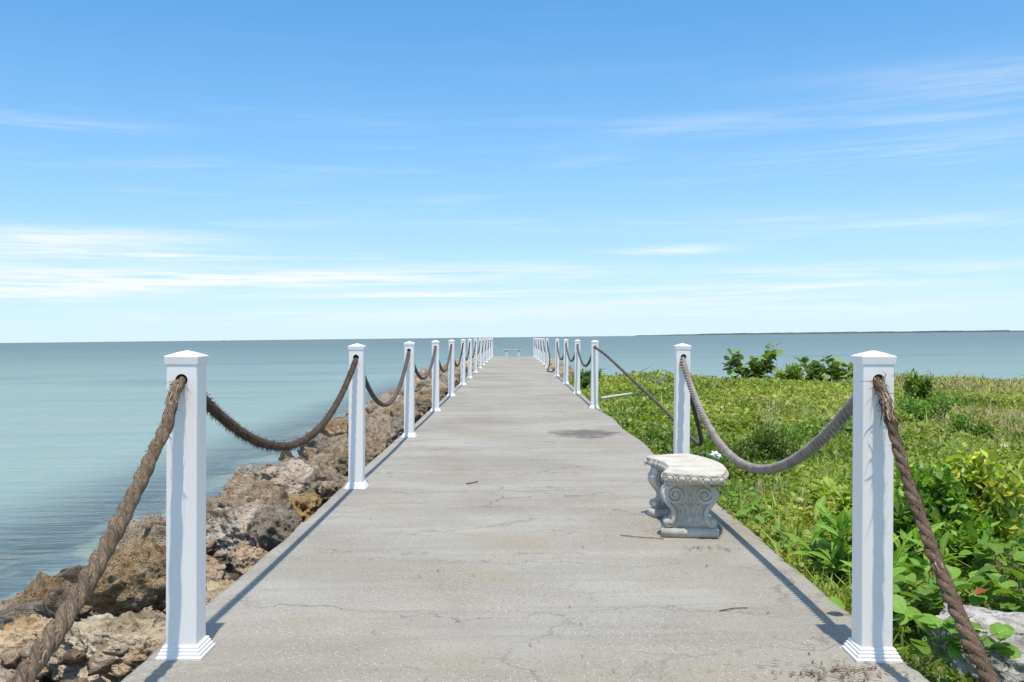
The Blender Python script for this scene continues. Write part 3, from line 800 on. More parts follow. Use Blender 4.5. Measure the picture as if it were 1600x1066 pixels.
def seat_mesh(origin):
    prof = [(0, .0), (.010, -.004), (.016, -.013), (.010, -.020), (.013, -.026), (.018, -.044), (.010, -.060), (-.012, -.070), (-.03, -.074)]
    ztop = .448
    pts = []; k = 40
    # outline of the crescent with rounded corners, as (point, outward normal)
    def arc(R, a, b, m_): return [(BC.x + R * math.cos(a + (b - a) * i / m_), BC.y + R * math.sin(a + (b - a) * i / m_)) for i in range(m_ + 1)]
    ro = arc(RO, A0 + .035, A1 - .035, k); ri = arc(RI, A1 - .03, A0 + .03, k)
    def bulge(p, q, m_=10, b=.035):
        p = Vector(p); q = Vector(q); d = q - p; nr = Vector((d.y, -d.x)).normalized()
        return [tuple(p + d * t + nr * (b * (1 - (2 * t - 1) ** 4))) for t in [i / m_ for i in range(1, m_)]]
    out = ro + bulge(ro[-1], ri[0]) + ri + bulge(ri[-1], ro[0])
    m_ = len(out); nrm = []
    for i in range(m_):
        a = Vector(out[i - 1]); b = Vector(out[(i + 1) % m_]); d = (b - a).normalized(); nrm.append(Vector((d.y, -d.x)))
    v = []; f = []
    for o_, z in prof:
        for p, q in zip(out, nrm): v.append((p[0] + q.x * o_ - origin[0], p[1] + q.y * o_ - origin[1], ztop + z))
    for j in range(len(prof) - 1):
        for i in range(m_):
            r = (i + 1) % m_; f.append((j * m_ + r, j * m_ + i, (j + 1) * m_ + i, (j + 1) * m_ + r))
    # top and underside as strips between the two arcs
    top = [i for i in range(m_)]
    f.append(tuple(top)); l = (len(prof) - 1) * m_; f.append(tuple(reversed([l + i for i in range(m_)])))
    me = mesh('seat', v, f, M_CAST)
    me.polygons.foreach_set('use_smooth', [len(p.vertices) == 4 for p in me.polygons])
    return me, out, nrm
def make_bench():
    ori = (1.26, 6.88, 0)
    b = empty('curved_bench', ori)
    me, out, nrm = seat_mesh(ori)
    seat = link('seat', me, b)
    legm = leg_mesh()
    link('leg', legm, b, (1.205 - ori[0], 6.515 - ori[1], 0), (0, 0, rad(-5)))
    link('leg', legm, b, (1.225 - ori[0], 7.265 - ori[1], 0), (0, 0, rad(16)))
    # egg moulding round the rim
    bm = bmesh.new(); blob(bm, (0, 0, 0), (.0255, .016, .0195), 12, 8)
    ring = [( .034 * math.cos(a), .001, .0245 * math.sin(a)) for a in [2 * math.pi * i / 16 for i in range(17)]]
    tube(bm, ring, .0045, 5)
    egg = mesh_bm('egg_moulding', bm, M_CAST, True)
    L = [0]
    for i in range(len(out)): L.append(L[-1] + (Vector(out[(i + 1) % len(out)]) - Vector(out[i])).length)
    cnt = int(L[-1] / .080); stp = L[-1] / cnt; i = 0
    for c in range(cnt):
        s = c * stp
        while L[i + 1] < s: i += 1
        t = (s - L[i]) / max(1e-6, L[i + 1] - L[i]); p = Vector(out[i]).lerp(Vector(out[(i + 1) % len(out)]), t)
        q = nrm[i].lerp(nrm[(i + 1) % len(nrm)], t).normalized()
        link('egg_moulding', egg, seat, (p.x + q.x * .016 - ori[0], p.y + q.y * .016 - ori[1], .448 - .041), (0, 0, math.atan2(q.y, q.x) - math.pi / 2))
    tag(b, 'curved pale cast stone bench with scrolled legs on the right side of the pier', 'bench')
make_bench()
def make_end_bench():
    b = empty('straight_bench', (.05, 65.8, 0))
    m2 = mat_plain('worn bench leg', (.60, .52, .43), (.68, .61, .53), .9, 9, .4)
    bm = bmesh.new(); bmesh.ops.create_cube(bm, size=1, matrix=Matrix.Translation((0, 0, .485)) @ Matrix.Diagonal((1.32, .40, .09, 1)))
    bmesh.ops.bevel(bm, geom=bm.edges[:], offset=.025, segments=2, affect='EDGES')
    link('seat', mesh_bm('seat', bm, M_CAST), b)
    prof = [(.155, 0), (.155, .06), (.12, .075), (.095, .13), (.085, .22), (.10, .33), (.135, .39), (.15, .44)]
    v = []; f = []
    for r, z in prof: v += [(-r * .8, -.16, z), (r * .8, -.16, z), (r * .8, .16, z), (-r * .8, .16, z)]
    for i in range(len(prof) - 1):
        for q in range(4): f.append((i * 4 + q, i * 4 + (q + 1) % 4, i * 4 + 4 + (q + 1) % 4, i * 4 + 4 + q))
    f.append((3, 2, 1, 0)); l = len(v) - 4; f.append((l, l + 1, l + 2, l + 3))
    lm = mesh('leg', v, f, m2)
    for x in (-.42, .42): link('leg', lm, b, (x, 0, 0))
    tag(b, 'straight backless bench at the far end of the pier', 'bench')
make_end_bench()

# ------------------------------------------------------------------ rocks
def rock_mesh(seed, sub, dims, mat, rough=1.0, flat=False, pits=1.0):
    bm = bmesh.new(); bmesh.ops.create_icosphere(bm, subdivisions=sub, radius=1.0)
    r = random.Random(seed); off = Vector((r.uniform(-50, 50), r.uniform(-50, 50), r.uniform(-50, 50)))
    planes = []
    for _ in range(13):
        q = Vector((r.gauss(0, 1), r.gauss(0, 1), r.gauss(0, 1))).normalized(); planes.append((q, r.uniform(.55, .88)))
    for v in bm.verts:
        p = v.co.copy()
        k = 1 + .30 * noise.noise(p * 1.1 + off) + .14 * noise.noise(p * 2.3 + off * 2)
        for q, h in planes:
            d = p.dot(q) * k
            if d > h: k *= 1 - (1 - h / d) * .93
        w = p * k
        rg = noise.ridged_multi_fractal(w * 1.9 + off, .9, 2.1, 4, 1.0, 2.0)
        tb = noise.turbulence(w * 4.2 + off, 4, False)
        cell = noise.voronoi(w * 5.2 + off * 1.3, distance_metric='DISTANCE', exponent=2.0)[0]
        hole = max(0, .46 - cell[0]) * .55 * pits
        crack = max(0, .10 - (cell[1] - cell[0])) * .55
        k2 = k * (1 + rough * (.085 * (rg - 1.0) + .15 * (tb - .45) - hole * max(0, noise.noise(w * 1.7 + off * 3) + .35) - crack * .5))
        if sub >= 5: k2 += rough * .040 * noise.noise(w * 15 + off) + rough * .022 * noise.noise(w * 34 + off)
        if flat:
            s = math.sin((w.z + .25 * w.x + .12 * noise.noise(w * 2 + off)) * 22)
            k2 += .022 * s * rough
        v.co = Vector((p.x * k2 * dims[0], p.y * k2 * dims[1], p.z * k2 * dims[2]))
    return mesh_bm('rock', bm, mat, True)
PLACED = []
def hero(label, x, y, z, dims, mi, rot=0.0, seed=1, sub=5, mat=None, tiltx=0.0, tilty=0.0, **kw):
    o = link('rock', rock_mesh(seed, sub, dims, mat or M_ROCK[mi], **kw), None, (x, y, z), (rad(tiltx), rad(tilty), rad(rot)))
    tag(o, label, 'rock', 'rocks piled beside the pier'); PLACED.append((x, y, max(dims[0], dims[1])))
    return o
hero('large pale layered slab rock lying behind the foot of nearest left post', -2.02, 5.0, -.30, (.50, .42, .26), 0, 25, 21, 6, M_SLABROCK, 8, 14, flat=True, pits=.6)
hero('tan jagged rock at the lower left by the water', -2.72, 5.45, -.46, (.36, .34, .27), 0, 40, 22, 6)
hero('pale pinkish rock in the bottom left corner of the picture', -2.32, 4.35, -.37, (.30, .34, .24), 1, 10, 23, 6)
hero('rough tan rock just behind the large layered slab', -2.50, 6.5, -.42, (.44, .33, .25), 0, -15, 24, 6)
hero('smooth ochre boulder at the water edge left of nearest post', -2.82, 7.45, -.56, (.27, .25, .29), 3, 0, 25, 5, rough=.6, pits=.4)
hero('low ochre rock beside the smooth ochre boulder', -3.12, 7.25, -.64, (.36, .25, .18), 3, 20, 26, 5, rough=.7)
hero('dark wet rock sticking out of the water at the far left', -3.62, 8.0, -.70, (.28, .22, .22), 2, 30, 27, 5)
hero('small ochre rock standing alone in the water', -3.98, 10.3, -.72, (.30, .22, .17), 3, 0, 28, 5)
hero('dark olive rock at the water edge behind the hairy rope', -2.95, 10.7, -.42, (.44, .38, .32), 2, 15, 29, 5)
hero('olive grey rock in front of the dark olive one', -2.88, 9.3, -.48, (.38, .36, .28), 2, 70, 30, 5)
hero('big pinkish pitted rock against the deck beyond nearest left post', -2.02, 7.7, -.27, (.46, .42, .29), 1, 35, 31, 6)
hero('tan broken rock below the big pinkish pitted one', -2.28, 6.95, -.36, (.24, .24, .22), 0, 80, 32, 5)
hero('small pale rock touching the deck edge', -1.80, 6.62, -.20, (.16, .16, .16), 1, 0, 33, 5)
hero('grey brown rock showing right beside the nearest left post', -2.02, 6.25, -.32, (.22, .22, .20), 4, 50, 34, 5)
hero('pinkish jagged rock near the second left post', -2.22, 10.0, -.24, (.56, .52, .33), 1, 60, 35, 6)
hero('rusty rock wedged against the deck before the second left post', -1.90, 8.75, -.23, (.28, .46, .22), 3, 10, 36, 5)
hero('small bluish grey rock at the deck edge by the second left post', -1.68, 9.0, -.13, (.13, .20, .14), 4, 0, 37, 5, pits=.4)
hero('flat reddish rock close to the deck behind nearest left post', -1.76, 5.72, -.24, (.17, .28, .15), 3, 5, 38, 5)
BANK = lambda x: -.16 - .30 * max(0, (-x - 2.2)) - .12 * max(0, -x - 3.0)
pool5 = [rock_mesh(60 + i, 5, (1, 1, .8), M_ROCK[[0, 1, 0, 4, 1, 2][i]]) for i in range(6)]
pool4 = [rock_mesh(80 + i, 4, (1, 1, .8), M_ROCK[[0, 1, 4, 0, 1, 2, 3, 0][i]]) for i in range(8)]
def scatter_rocks(n_try, xr, yr, rr, pool, bank, label, sep=.62, limit=400, lift=0.0):
    cnt = 0; R = random.Random(5 + int(yr[0] * 10))
    for _ in range(n_try):
        y = yr[0] + (yr[1] - yr[0]) * R.random(); x = xr[0] + (xr[1] - xr[0]) * R.random(); r = R.uniform(*rr)
        if xr[1] < 0 and x + r * .95 > PL - .02: x = PL - .02 - r * .95
        if xr[0] > 0 and x - r * .95 < PR + .04: x = PR + .04 + r * .95
        if y < 5.2 and -2.5 < x < 0: continue
        if any((x - a) ** 2 + (y - b) ** 2 < ((r + c) * sep) ** 2 for a, b, c in PLACED): continue
        PLACED.append((x, y, r))
        o = link('rock', pool[R.randrange(len(pool))], None, (x, y, bank(x) - r * .22 + lift + R.uniform(-.10, .10)), (R.uniform(-.5, .5), R.uniform(-.5, .5), R.uniform(0, 6.3)), (r * R.uniform(.85, 1.2), r * R.uniform(.85, 1.2), r * R.uniform(.95, 1.3)))
        me_ = o.data; hue = me_.materials[0].name.split()[-1]
        if xr[1] < 0:
            gi = sum(1 for q in LEFT_D if q < y); side = 'touching the deck edge' if x > -2.15 else ('on the water side' if x < -2.8 else 'amid the pile')
            big_ = 'large' if r > (rr[0] + rr[1]) / 2 else 'small'
            place = 'before the nearest left post' if gi == 0 else ('beyond the farthest left post' if gi > 13 else f'between the {ORD[gi-1]} and {ORD[gi]} left posts')
            lb = f'{big_} {hue} pitted rock {side}, {place}' if label == LAB else label
        else:
            gi = sum(1 for q in RIGHT_D if q < y); nm_ = lambda q: 'farthest' if q >= 11 else ORD[q]
            lb = f'{hue} rock banked right of the pier between the {nm_(gi-1)} and {nm_(gi)} right posts' if gi < 12 else f'{hue} rock banked right of the far pier end'
        tag(o, lb, 'rock', 'rocks piled beside the pier'); cnt += 1
        if cnt >= limit: break
LAB = 'one of many alike pitted tan rocks heaped along the left of the pier'
scatter_rocks(900, (-3.5, -1.62), (2.6, 14), (.22, .38), pool5[:5], lambda x: BANK(x) + (.09 if x > -2.4 else -.02), LAB, .74, 90)
scatter_rocks(900, (-3.4, -1.62), (11, 30), (.26, .50), pool5, BANK, LAB, .84, 80, .12)
scatter_rocks(700, (-3.4, -1.65), (30, 68), (.36, .62), pool4, BANK, LAB, .78, 70, .10)
scatter_rocks(500, (-4.3, -3.3), (6, 40), (.12, .24), pool4, lambda x: -.80, 'one of the alike low rocks awash along the left shore', 1.3, 9, .05)
scatter_rocks(500, (1.8, 3.4), (37, 68), (.30, .55), pool4, lambda x: -.22 - .34 * (x - 1.8), 'one of the alike rocks banked along the right of the far pier', .62, 55)
def rubble():
    """small broken stones filling the gaps"""
    t = bmesh.new(); bmesh.ops.create_icosphere(t, subdivisions=2, radius=1); t.verts.ensure_lookup_table()
    base = np.array([v.co[:] for v in t.verts]); tri = np.array([[v.index for v in f.verts] for f in t.faces]); t.free()
    co = []
    for _ in range(600):
        y = 3 + 27 * rng.random() ** 1.6; x = -1.58 - 1.9 * rng.random(); r = rng.uniform(.02, .065)
        b = base * (1 + .32 * rng.standard_normal((len(base), 1)) * .6)
        a = rng.uniform(0, 6.3); c, s = math.cos(a), math.sin(a)
        b = b @ np.array([[c, -s, 0], [s, c, 0], [0, 0, .75]])
        co.append(b * r + np.array([x, y, BANK(x) - .06 + rng.uniform(-.06, .04)]))
    v, t_ = elements(np.array(co), tri)
    o = link('rubble', mesh_np('rubble', v, t_, M_ROCK[0], None, True)); tag(o, 'small broken stones filling gaps between the rocks left of the pier', 'rubble', kind='stuff')
rubble()
bo = link('boulder', rock_mesh(140, 6, (.56, .44, .27), M_PALEROCK, rough=.45, pits=.35), None, (2.34, 4.32, -.15), (rad(6), rad(8), rad(-12)))
tag(bo, 'pale whitish boulder beside the nearest right post under the vine', 'boulder')

# ------------------------------------------------------------------ ground cover (grass and weeds nobody could count)
def patches(x, y):
    """0..1 fields that say what grows where"""
    dry = np.clip((fbm(x, y, .22, 21) - .37) * 5, 0, 1) * np.clip((y - 7) / 7, 0, 1) * np.clip((x - 4.0) / 4.5, 0, 1)
    dark = np.clip((fbm(x, y, .75, 31) - .50) * 7, 0, 1)
    yel = np.clip((fbm(x, y, .45, 41) - .53) * 7, 0, 1)
    return dry, dark, yel
def sample(N_, d0, d1, xmax=.60):
    d = np.exp(rng.uniform(np.log(d0), np.log(d1), N_)); u = rng.random(N_)
    x = 1.66 + u * (xmax * d + 1.3 - 1.66).clip(.6, None)
    return x, d
def mound(x, y): return .05 + .30 * np.clip((fbm(x, y, .75, 51) - .40) * 3.4, 0, 1.3) * (.5 + .5 * np.clip((x - 1.7) / .6, 0, 1)) * (.5 + .5 * vnoise(x, y, 3.2, 61))
def colors(x, y, kind, N_):
    dry, dark, yel = patches(x, y)
    g = np.array([.262, .345, .054]); gd = np.array([.150, .235, .040]); gy = np.array([.380, .440, .085]); dr = np.array([.44, .375, .190])
    c = g[None] * np.ones((N_, 1))
    c = c + (gd - c) * dark[:, None]; c = c + (gy - c) * (yel * .75)[:, None]
    r = rng.random(N_); isdry = r < dry * (.68 if kind == 'blade' else .40) + (.05 if kind == 'blade' else .02)
    c[isdry] = dr + (rng.random((isdry.sum(), 1)) - .5) * .12
    return (c * (1 + (rng.random((N_, 1)) - .5) * .6) * (1 + (rng.random((N_, 3)) - .5) * .16)).clip(.01, .6)
def make_weeds(N_, d0, d1):
    x, y = sample(N_, d0, d1)
    dry, dark, yel = patches(x, y)
    ok = (rng.random(N_) > dry * .72) & (land_z(x, y) > -.62)
    x, y = x[ok], y[ok]; N_ = len(x)
    H = mound(x, y) * (1 - .5 * patches(x, y)[0]) * near_clear(x, y)
    z = land_z(x, y) + H * rng.uniform(.15, 1.0, N_) + .01
    sz = (.013 + .019 * rng.random(N_)) * (1 + y / 9.5)
    big = rng.random(N_) < .06; sz[big] *= 1.7
    a = rng.uniform(0, 2 * np.pi, N_); tl = rng.normal(.35, .45, N_)
    fw = np.stack([np.cos(a) * np.cos(tl), np.sin(a) * np.cos(tl), np.sin(tl)], -1)
    sd = np.stack([-np.sin(a), np.cos(a), rng.normal(0, .35, N_)], -1); sd /= np.linalg.norm(sd, axis=1, keepdims=True)
    up = np.cross(fw, sd)
    p = np.stack([x, y, z], -1); s = sz[:, None]; asp = rng.uniform(.28, .55, N_)[:, None]
    mid = p + fw * s * .55 - up * s * .10
    co = np.stack([p, p + fw * s * .5 + sd * s * asp + up * s * .08, mid, p + fw * s * .5 - sd * s * asp + up * s * .08, p + fw * s * 1.15 - np.array([0, 0, .15]) * s], 1)
    v, t = elements(co, [(0, 1, 2), (0, 2, 3), (1, 4, 2), (2, 4, 3)])
    return v, t, np.repeat(colors(x, y, 'leaf', N_), 5, 0)
CLEAR = [(2.33, 4.38, .62), (1.95, 4.0, .35), (1.95, 4.75, .3), (1.95, 5.7, .25), (2.65, 5.1, .35)]
def near_clear(x, y):
    k = np.ones_like(x)
    for a, b, r in CLEAR: k = k * np.clip(((x - a) ** 2 + (y - b) ** 2) / r ** 2, .35, 1)
    return k
def make_blades(N_, d0, d1):
    x, y = sample(N_, d0, d1)
    ok = land_z(x, y) > -.66; x, y = x[ok], y[ok]; N_ = len(x)
    dry = patches(x, y)[0]
    z = land_z(x, y) - .01
    h = (.045 + .10 * rng.random(N_) ** 1.6) * (1 + y / 60) * (.6 + .8 * vnoise(x, y, .9, 71)) * near_clear(x, y) + mound(x, y) * .55 * rng.random(N_)
    tall = rng.random(N_) < .04; h[tall] *= 1.8
    w = (.0022 + .0022 * rng.random(N_)) * (1 + y / 4.5)
    a = rng.uniform(0, 2 * np.pi, N_); ln = np.abs(rng.normal(.35, .28, N_)) * h
    dirv = np.stack([np.cos(a), np.sin(a), np.zeros(N_)], -1); sd = np.stack([-np.sin(a), np.cos(a), np.zeros(N_)], -1)
    sd = np.where(rng.random((N_, 1)) < .5, sd, np.stack([np.ones(N_), np.zeros(N_), np.zeros(N_)], -1))
    p = np.stack([x, y, z], -1); Z = np.array([0, 0, 1.0])
    m_ = p + Z * h[:, None] * .55 + dirv * ln[:, None] * .35; e = p + Z * h[:, None] * rng.uniform(.75, 1, (N_, 1)) + dirv * ln[:, None] * 1.3
    W_ = sd * w[:, None]
    co = np.stack([p - W_, p + W_, m_ + W_ * .8, m_ - W_ * .8, e], 1)
    v, t = elements(co, [(0, 1, 2), (0, 2, 3), (3, 2, 4)])
    return v, t, np.repeat(colors(x, y, 'blade', N_), 5, 0)
v, t, c = make_weeds(340000, 2.6, 42)
tag(link('ground_cover', mesh_np('ground_cover', v, t, M_LEAFT, c)), 'low green leafy weeds covering the ground right of the pier', 'weeds', kind='stuff')
v, t, c = make_blades(115000, 2.6, 42)
tag(link('grass', mesh_np('grass', v, t, M_BLADE, c)), 'green and dry grass blades growing right of the pier', 'grass', kind='stuff')

# ------------------------------------------------------------------ single plants
def leaf_mesh(name, prof, mat, fold=.12, curl=.15, nseg=None):
    """leaf along +Y, width profile [(t, halfwidth)], folded on the midrib and curling down at the tip; length 1"""
    v = []; f = []
    for t, w in prof:
        z = -curl * t * t
        v += [(-w, t, z + fold * w), (0, t, z), (w, t, z + fold * w)]
    for i in range(len(prof) - 1):
        a = i * 3; f += [(a, a + 1, a + 4, a + 3), (a + 1, a + 2, a + 5, a + 4)]
    return mesh(name, v, f, mat, True)
def stem_mesh(pts, r, mat, name='stem'):
    bm = bmesh.new(); tube(bm, pts, r, 6, lambda t: 1 - .6 * t); return mesh_bm(name, bm, mat, True)
M_STEM = mat_plain('plant stem', (.16, .14, .06), (.22, .20, .09), .8, 20, .2)
M_WOOD = mat_plain('woody stem', (.16, .12, .08), (.24, .19, .14), .9, 20, .3)
L_LILY = mat_leaf('lily leaf', (.22, .39, .055), .3, .38, .22, .48)
L_VINE = mat_leaf('vine leaf', (.20, .37, .055), .30, .36, .22, .5)
L_GRAPE = mat_leaf('sea grape leaf', (.24, .35, .08), .38, .25, .4, .4)
L_PIN = mat_leaf('pinnate leaf', (.20, .36, .05), .35, .40, .4, .38)
L_PINY = mat_leaf('young pinnate leaf', (.40, .52, .08), .22, .42, .3, .45)
L_BUSH = mat_leaf('bush leaf', (.075, .165, .028), .3, .3, .4, .4)
def rot_to(direction, up_roll=0.0):
    return (direction.to_track_quat('Y', 'Z').to_matrix().to_4x4() @ Matrix.Rotation(up_roll, 4, 'Y')).to_euler()
LILY = leaf_mesh('leaf', [(0, .015), (.15, .035), (.35, .085), (.55, .115), (.75, .095), (.9, .05), (1, .002)], L_LILY, .45, .32)
def rosette(x, y, h, cnt, label, seed, w=.22):
    R = random.Random(seed); z = float(land_z(x, y)); o = empty('broadleaf_plant', (x, y, z)); stems = []
    for i in range(max(3, cnt // 11)):
        a = R.uniform(0, 6.28); r = w * R.random() ** .5
        cl = resample([(r * .2 * math.cos(a), r * .2 * math.sin(a), 0), (r * .7 * math.cos(a), r * .7 * math.sin(a), h * .35), (r * math.cos(a), r * math.sin(a), h * R.uniform(.5, .85))], .02)
        stems.append(cl); link('stem', stem_mesh(cl, .006, M_STEM), o)
    for i in range(cnt):
        cl = stems[i % len(stems)]; t = (i // len(stems) + 1) / (cnt / len(stems) + .5); c = cl[min(len(cl) - 1, int((.2 + .8 * t) * (len(cl) - 1)))]
        a = i * 2.4 + R.uniform(-.3, .3); elv = rad(8 + 62 * t ** 2 + R.uniform(-12, 12)); L = R.uniform(.13, .235) * (h / .45) ** .5
        d = Vector((math.cos(a) * math.cos(elv), math.sin(a) * math.cos(elv), math.sin(elv)))
        link('leaf', LILY, o, c, rot_to(d, R.uniform(-.5, .5)), (L * 1.25, L, L))
    tag(o, label, 'plant'); return o
rosette(1.97, 5.75, .50, 110, 'bright green broad leaved plant at the deck edge left of nearest right post', 1)
rosette(2.12, 6.3, .48, 90, 'broad leaved plant tucked behind the bright one at the deck edge', 2)
rosette(2.28, 5.5, .46, 80, 'broad leaved plant hidden partly by the nearest right post', 3)
rosette(1.95, 5.15, .34, 50, 'small low broad leaved plant by the deck before the nearest right post', 4)
VINE = leaf_mesh('leaf', [(0, .02), (.06, .16), (.2, .34), (.4, .44), (.62, .45), (.8, .37), (.92, .22), (.98, .12), (.95, .0)], L_VINE, .30, .16)
def vine(pts, cnt, size, label, seed, spread=.12, lift=(.04, .16)):
    R = random.Random(seed); o = empty('creeping_vine', pts[0]); P0 = Vector(pts[0])
    cl = resample(pts, .02); link('stem', stem_mesh([c - P0 for c in cl], .005, M_STEM), o)
    for i in range(cnt):
        c = cl[int(R.random() * (len(cl) - 1))] - P0
        off = Vector((R.uniform(-spread, spread), R.uniform(-spread, spread), R.uniform(*lift)))
        a = R.uniform(0, 6.28); e = R.uniform(-.15, .75); d = Vector((math.cos(a) * math.cos(e), math.sin(a) * math.cos(e), math.sin(e)))
        s = size * R.uniform(.6, 1.15)
        lf = link('leaf', VINE, o, c + off, rot_to(d, R.uniform(-.5, .5)), (s, s, s))
        bm = bmesh.new(); tube(bm, [(c.x, c.y, c.z), (c.x + off.x * .6, c.y + off.y * .6, c.z + off.z * .75), tuple(c + off)], .0022, 4)
        link('petiole', mesh_bm('petiole', bm, M_STEM), o)
    tag(o, label, 'vine'); return o
vine([(1.72, 4.02, -.03), (1.79, 4.0, .02), (1.86, 3.96, .05), (1.92, 3.90, .03)], 44, .092, 'round leaved vine creeping over the pale boulder by the nearest right post', 5, .10, (.02, .12))
vine([(1.74, 4.6, -.10), (1.90, 4.75, -.07), (2.05, 5.0, -.07), (2.3, 5.1, -.06)], 80, .105, 'vine with round leaves growing between nearest right post and boulder', 6, .15, (.03, .20))
vine([(2.35, 4.95, -.1), (2.65, 5.0, -.08), (2.95, 5.15, -.08)], 90, .11, 'vine with large round leaves behind the boulder at the right', 7, .17, (.03, .18))
vine([(1.78, 6.3, -.12), (1.86, 7.0, -.12), (1.9, 7.8, -.12), (1.95, 8.6, -.12)], 80, .08, 'low vine along the deck edge behind the curved bench', 8, .14, (.03, .15))
vine([(2.75, 5.6, -.1), (3.1, 5.7, -.1), (3.4, 5.9, -.1)], 80, .10, 'vine with round leaves below the feathery shrub at right edge', 9, .2, (.03, .22))
def frond_mesh(mat, pairs=6, drop=.18, wid=.165):
    """a feathery compound leaf along +Y, length 1"""
    v = []; f = []
    for i in range(pairs + 1):
        t = .12 + .86 * i / pairs; z = -drop * t * t; L = wid * (1.9 * math.sin(math.pi * min(1, .22 + .72 * (1 - t))) + .3)
        for s in ((-1, 1) if i < pairs else (0,)):
            d = Vector((s * .85, .52, -.12)) if s else Vector((0, 1, -.2)); d.normalize(); q = Vector((-d.y, d.x, 0)).normalized()
            b = Vector((0, t, z)); w = L * .30; k = len(v)
            v += [b, b + d * L * .45 + q * w + Vector((0, 0, .01)), b + d * L * .5 - Vector((0, 0, .012)), b + d * L * .45 - q * w + Vector((0, 0, .01)), b + d * L]
            f += [(k, k + 1, k + 2), (k, k + 2, k + 3), (k + 1, k + 4, k + 2), (k + 2, k + 4, k + 3)]
    for i in range(8):
        t0, t1 = i / 8, (i + 1) / 8; k = len(v)
        v += [(-.006, t0, -drop * t0 * t0), (.006, t0, -drop * t0 * t0), (.006, t1, -drop * t1 * t1), (-.006, t1, -drop * t1 * t1)]; f.append((k, k + 1, k + 2, k + 3))
    return mesh('frond', v, f, mat)
FR_D, FR_Y = frond_mesh(L_PIN), frond_mesh(L_PINY)
def feathery(x, y, h, w, cnt, label, seed, young=.4, base=None):
    R = random.Random(seed); z = float(land_z(x, y)); o = empty('feathery_shrub', (x, y, z)); stems = []
    for i in range(max(3, cnt // 9)):
        a = R.uniform(0, 6.28); r = w * .6 * R.random()
        p = [(0, 0, 0), (r * .35 * math.cos(a), r * .35 * math.sin(a), h * .42), (r * math.cos(a), r * math.sin(a), h * R.uniform(.6, .82))]
        cl = resample(p, .03); stems.append(cl); link('stem', stem_mesh(cl, .006, M_WOOD), o)
    for i in range(cnt):
        cl = R.choice(stems); c = cl[int((.25 + .75 * R.random() ** .6) * (len(cl) - 1))]; a = R.uniform(0, 6.28); e = R.uniform(-.2, .9)
        d = Vector((math.cos(a) * math.cos(e), math.sin(a) * math.cos(e), math.sin(e))); s = h * R.uniform(.20, .34)
        yg = c.z > h * .38 and R.random() < young
        link('frond', FR_Y if yg else FR_D, o, c, rot_to(d, R.uniform(-.5, .5)), (s * 1.15, s, s))
    tag(o, label, 'shrub'); return o
feathery(2.62, 8.0, .42, .38, 120, 'small yellow green feathery shrub under the grey rope', 3, .9)
feathery(2.95, 7.5, .46, .36, 110, 'yellow green feathery shrub left of nearest right post', 4, .9)
feathery(2.05, 5.05, .34, .16, 24, 'small feathery sprig behind the nearest right post foot', 5, .7)
GRAPE = leaf_mesh('leaf', [(0, .10), (.06, .28), (.22, .46), (.45, .54), (.68, .50), (.86, .34), (.96, .16), (1.0, .0)], L_GRAPE, .16, .10)
def sea_grape(x, y, h, w, cnt, label, seed, tops):
    R = random.Random(seed); z = float(land_z(x, y)); o = empty('sea_grape_shrub', (x, y, z)); stems = []
    for (tx, tz) in tops:
        cl = resample([(0, 0, 0), (tx * .5, R.uniform(-.1, .1), tz * .4), (tx * .9, R.uniform(-.2, .2), tz * .8), (tx, R.uniform(-.2, .2), tz)], .05)
        stems.append(cl); link('stem', stem_mesh(cl, .018, M_WOOD), o)
    for i in range(cnt):
        cl = R.choice(stems); c = cl[int((.22 + .78 * R.random()) * (len(cl) - 1))]; a = R.uniform(0, 6.28); e = R.uniform(-.3, 1.2)
        d = Vector((math.cos(a) * math.cos(e), math.sin(a) * math.cos(e), math.sin(e))); s = R.uniform(.16, .32)
        c2 = c + d * R.uniform(.02, .14) + Vector((R.uniform(-.12, .12), R.uniform(-.12, .12), 0))
        link('leaf', GRAPE, o, c2, rot_to(Vector((d.x, d.y, R.uniform(-.6, .9))).normalized(), R.uniform(-.9, .9)), (s, s, s))
    tag(o, label, 'shrub'); return o
sea_grape(9.0, 36, 1.4, 1.0, 230, 'round leaved shrub with a tall shoot standing on the shore', 1, [(.85, 1.42), (.75, 1.1), (-.75, 1.1), (-.85, .7), (.1, .8), (.4, .65), (-.3, .55), (.6, .5)])
sea_grape(11.5, 35.0, .95, 1.3, 290, 'wide low round leaved shrub on the shore left of nearest right post', 2, [(-1.0, .88), (-.5, .7), (0, .95), (.45, .85), (.85, .6), (1.2, .72), (-.8, .45), (.2, .5), (.7, .45), (1.15, .4)])
BUSH_T = [(0, 1, 2), (0, 2, 3), (1, 4, 2), (2, 4, 3)]
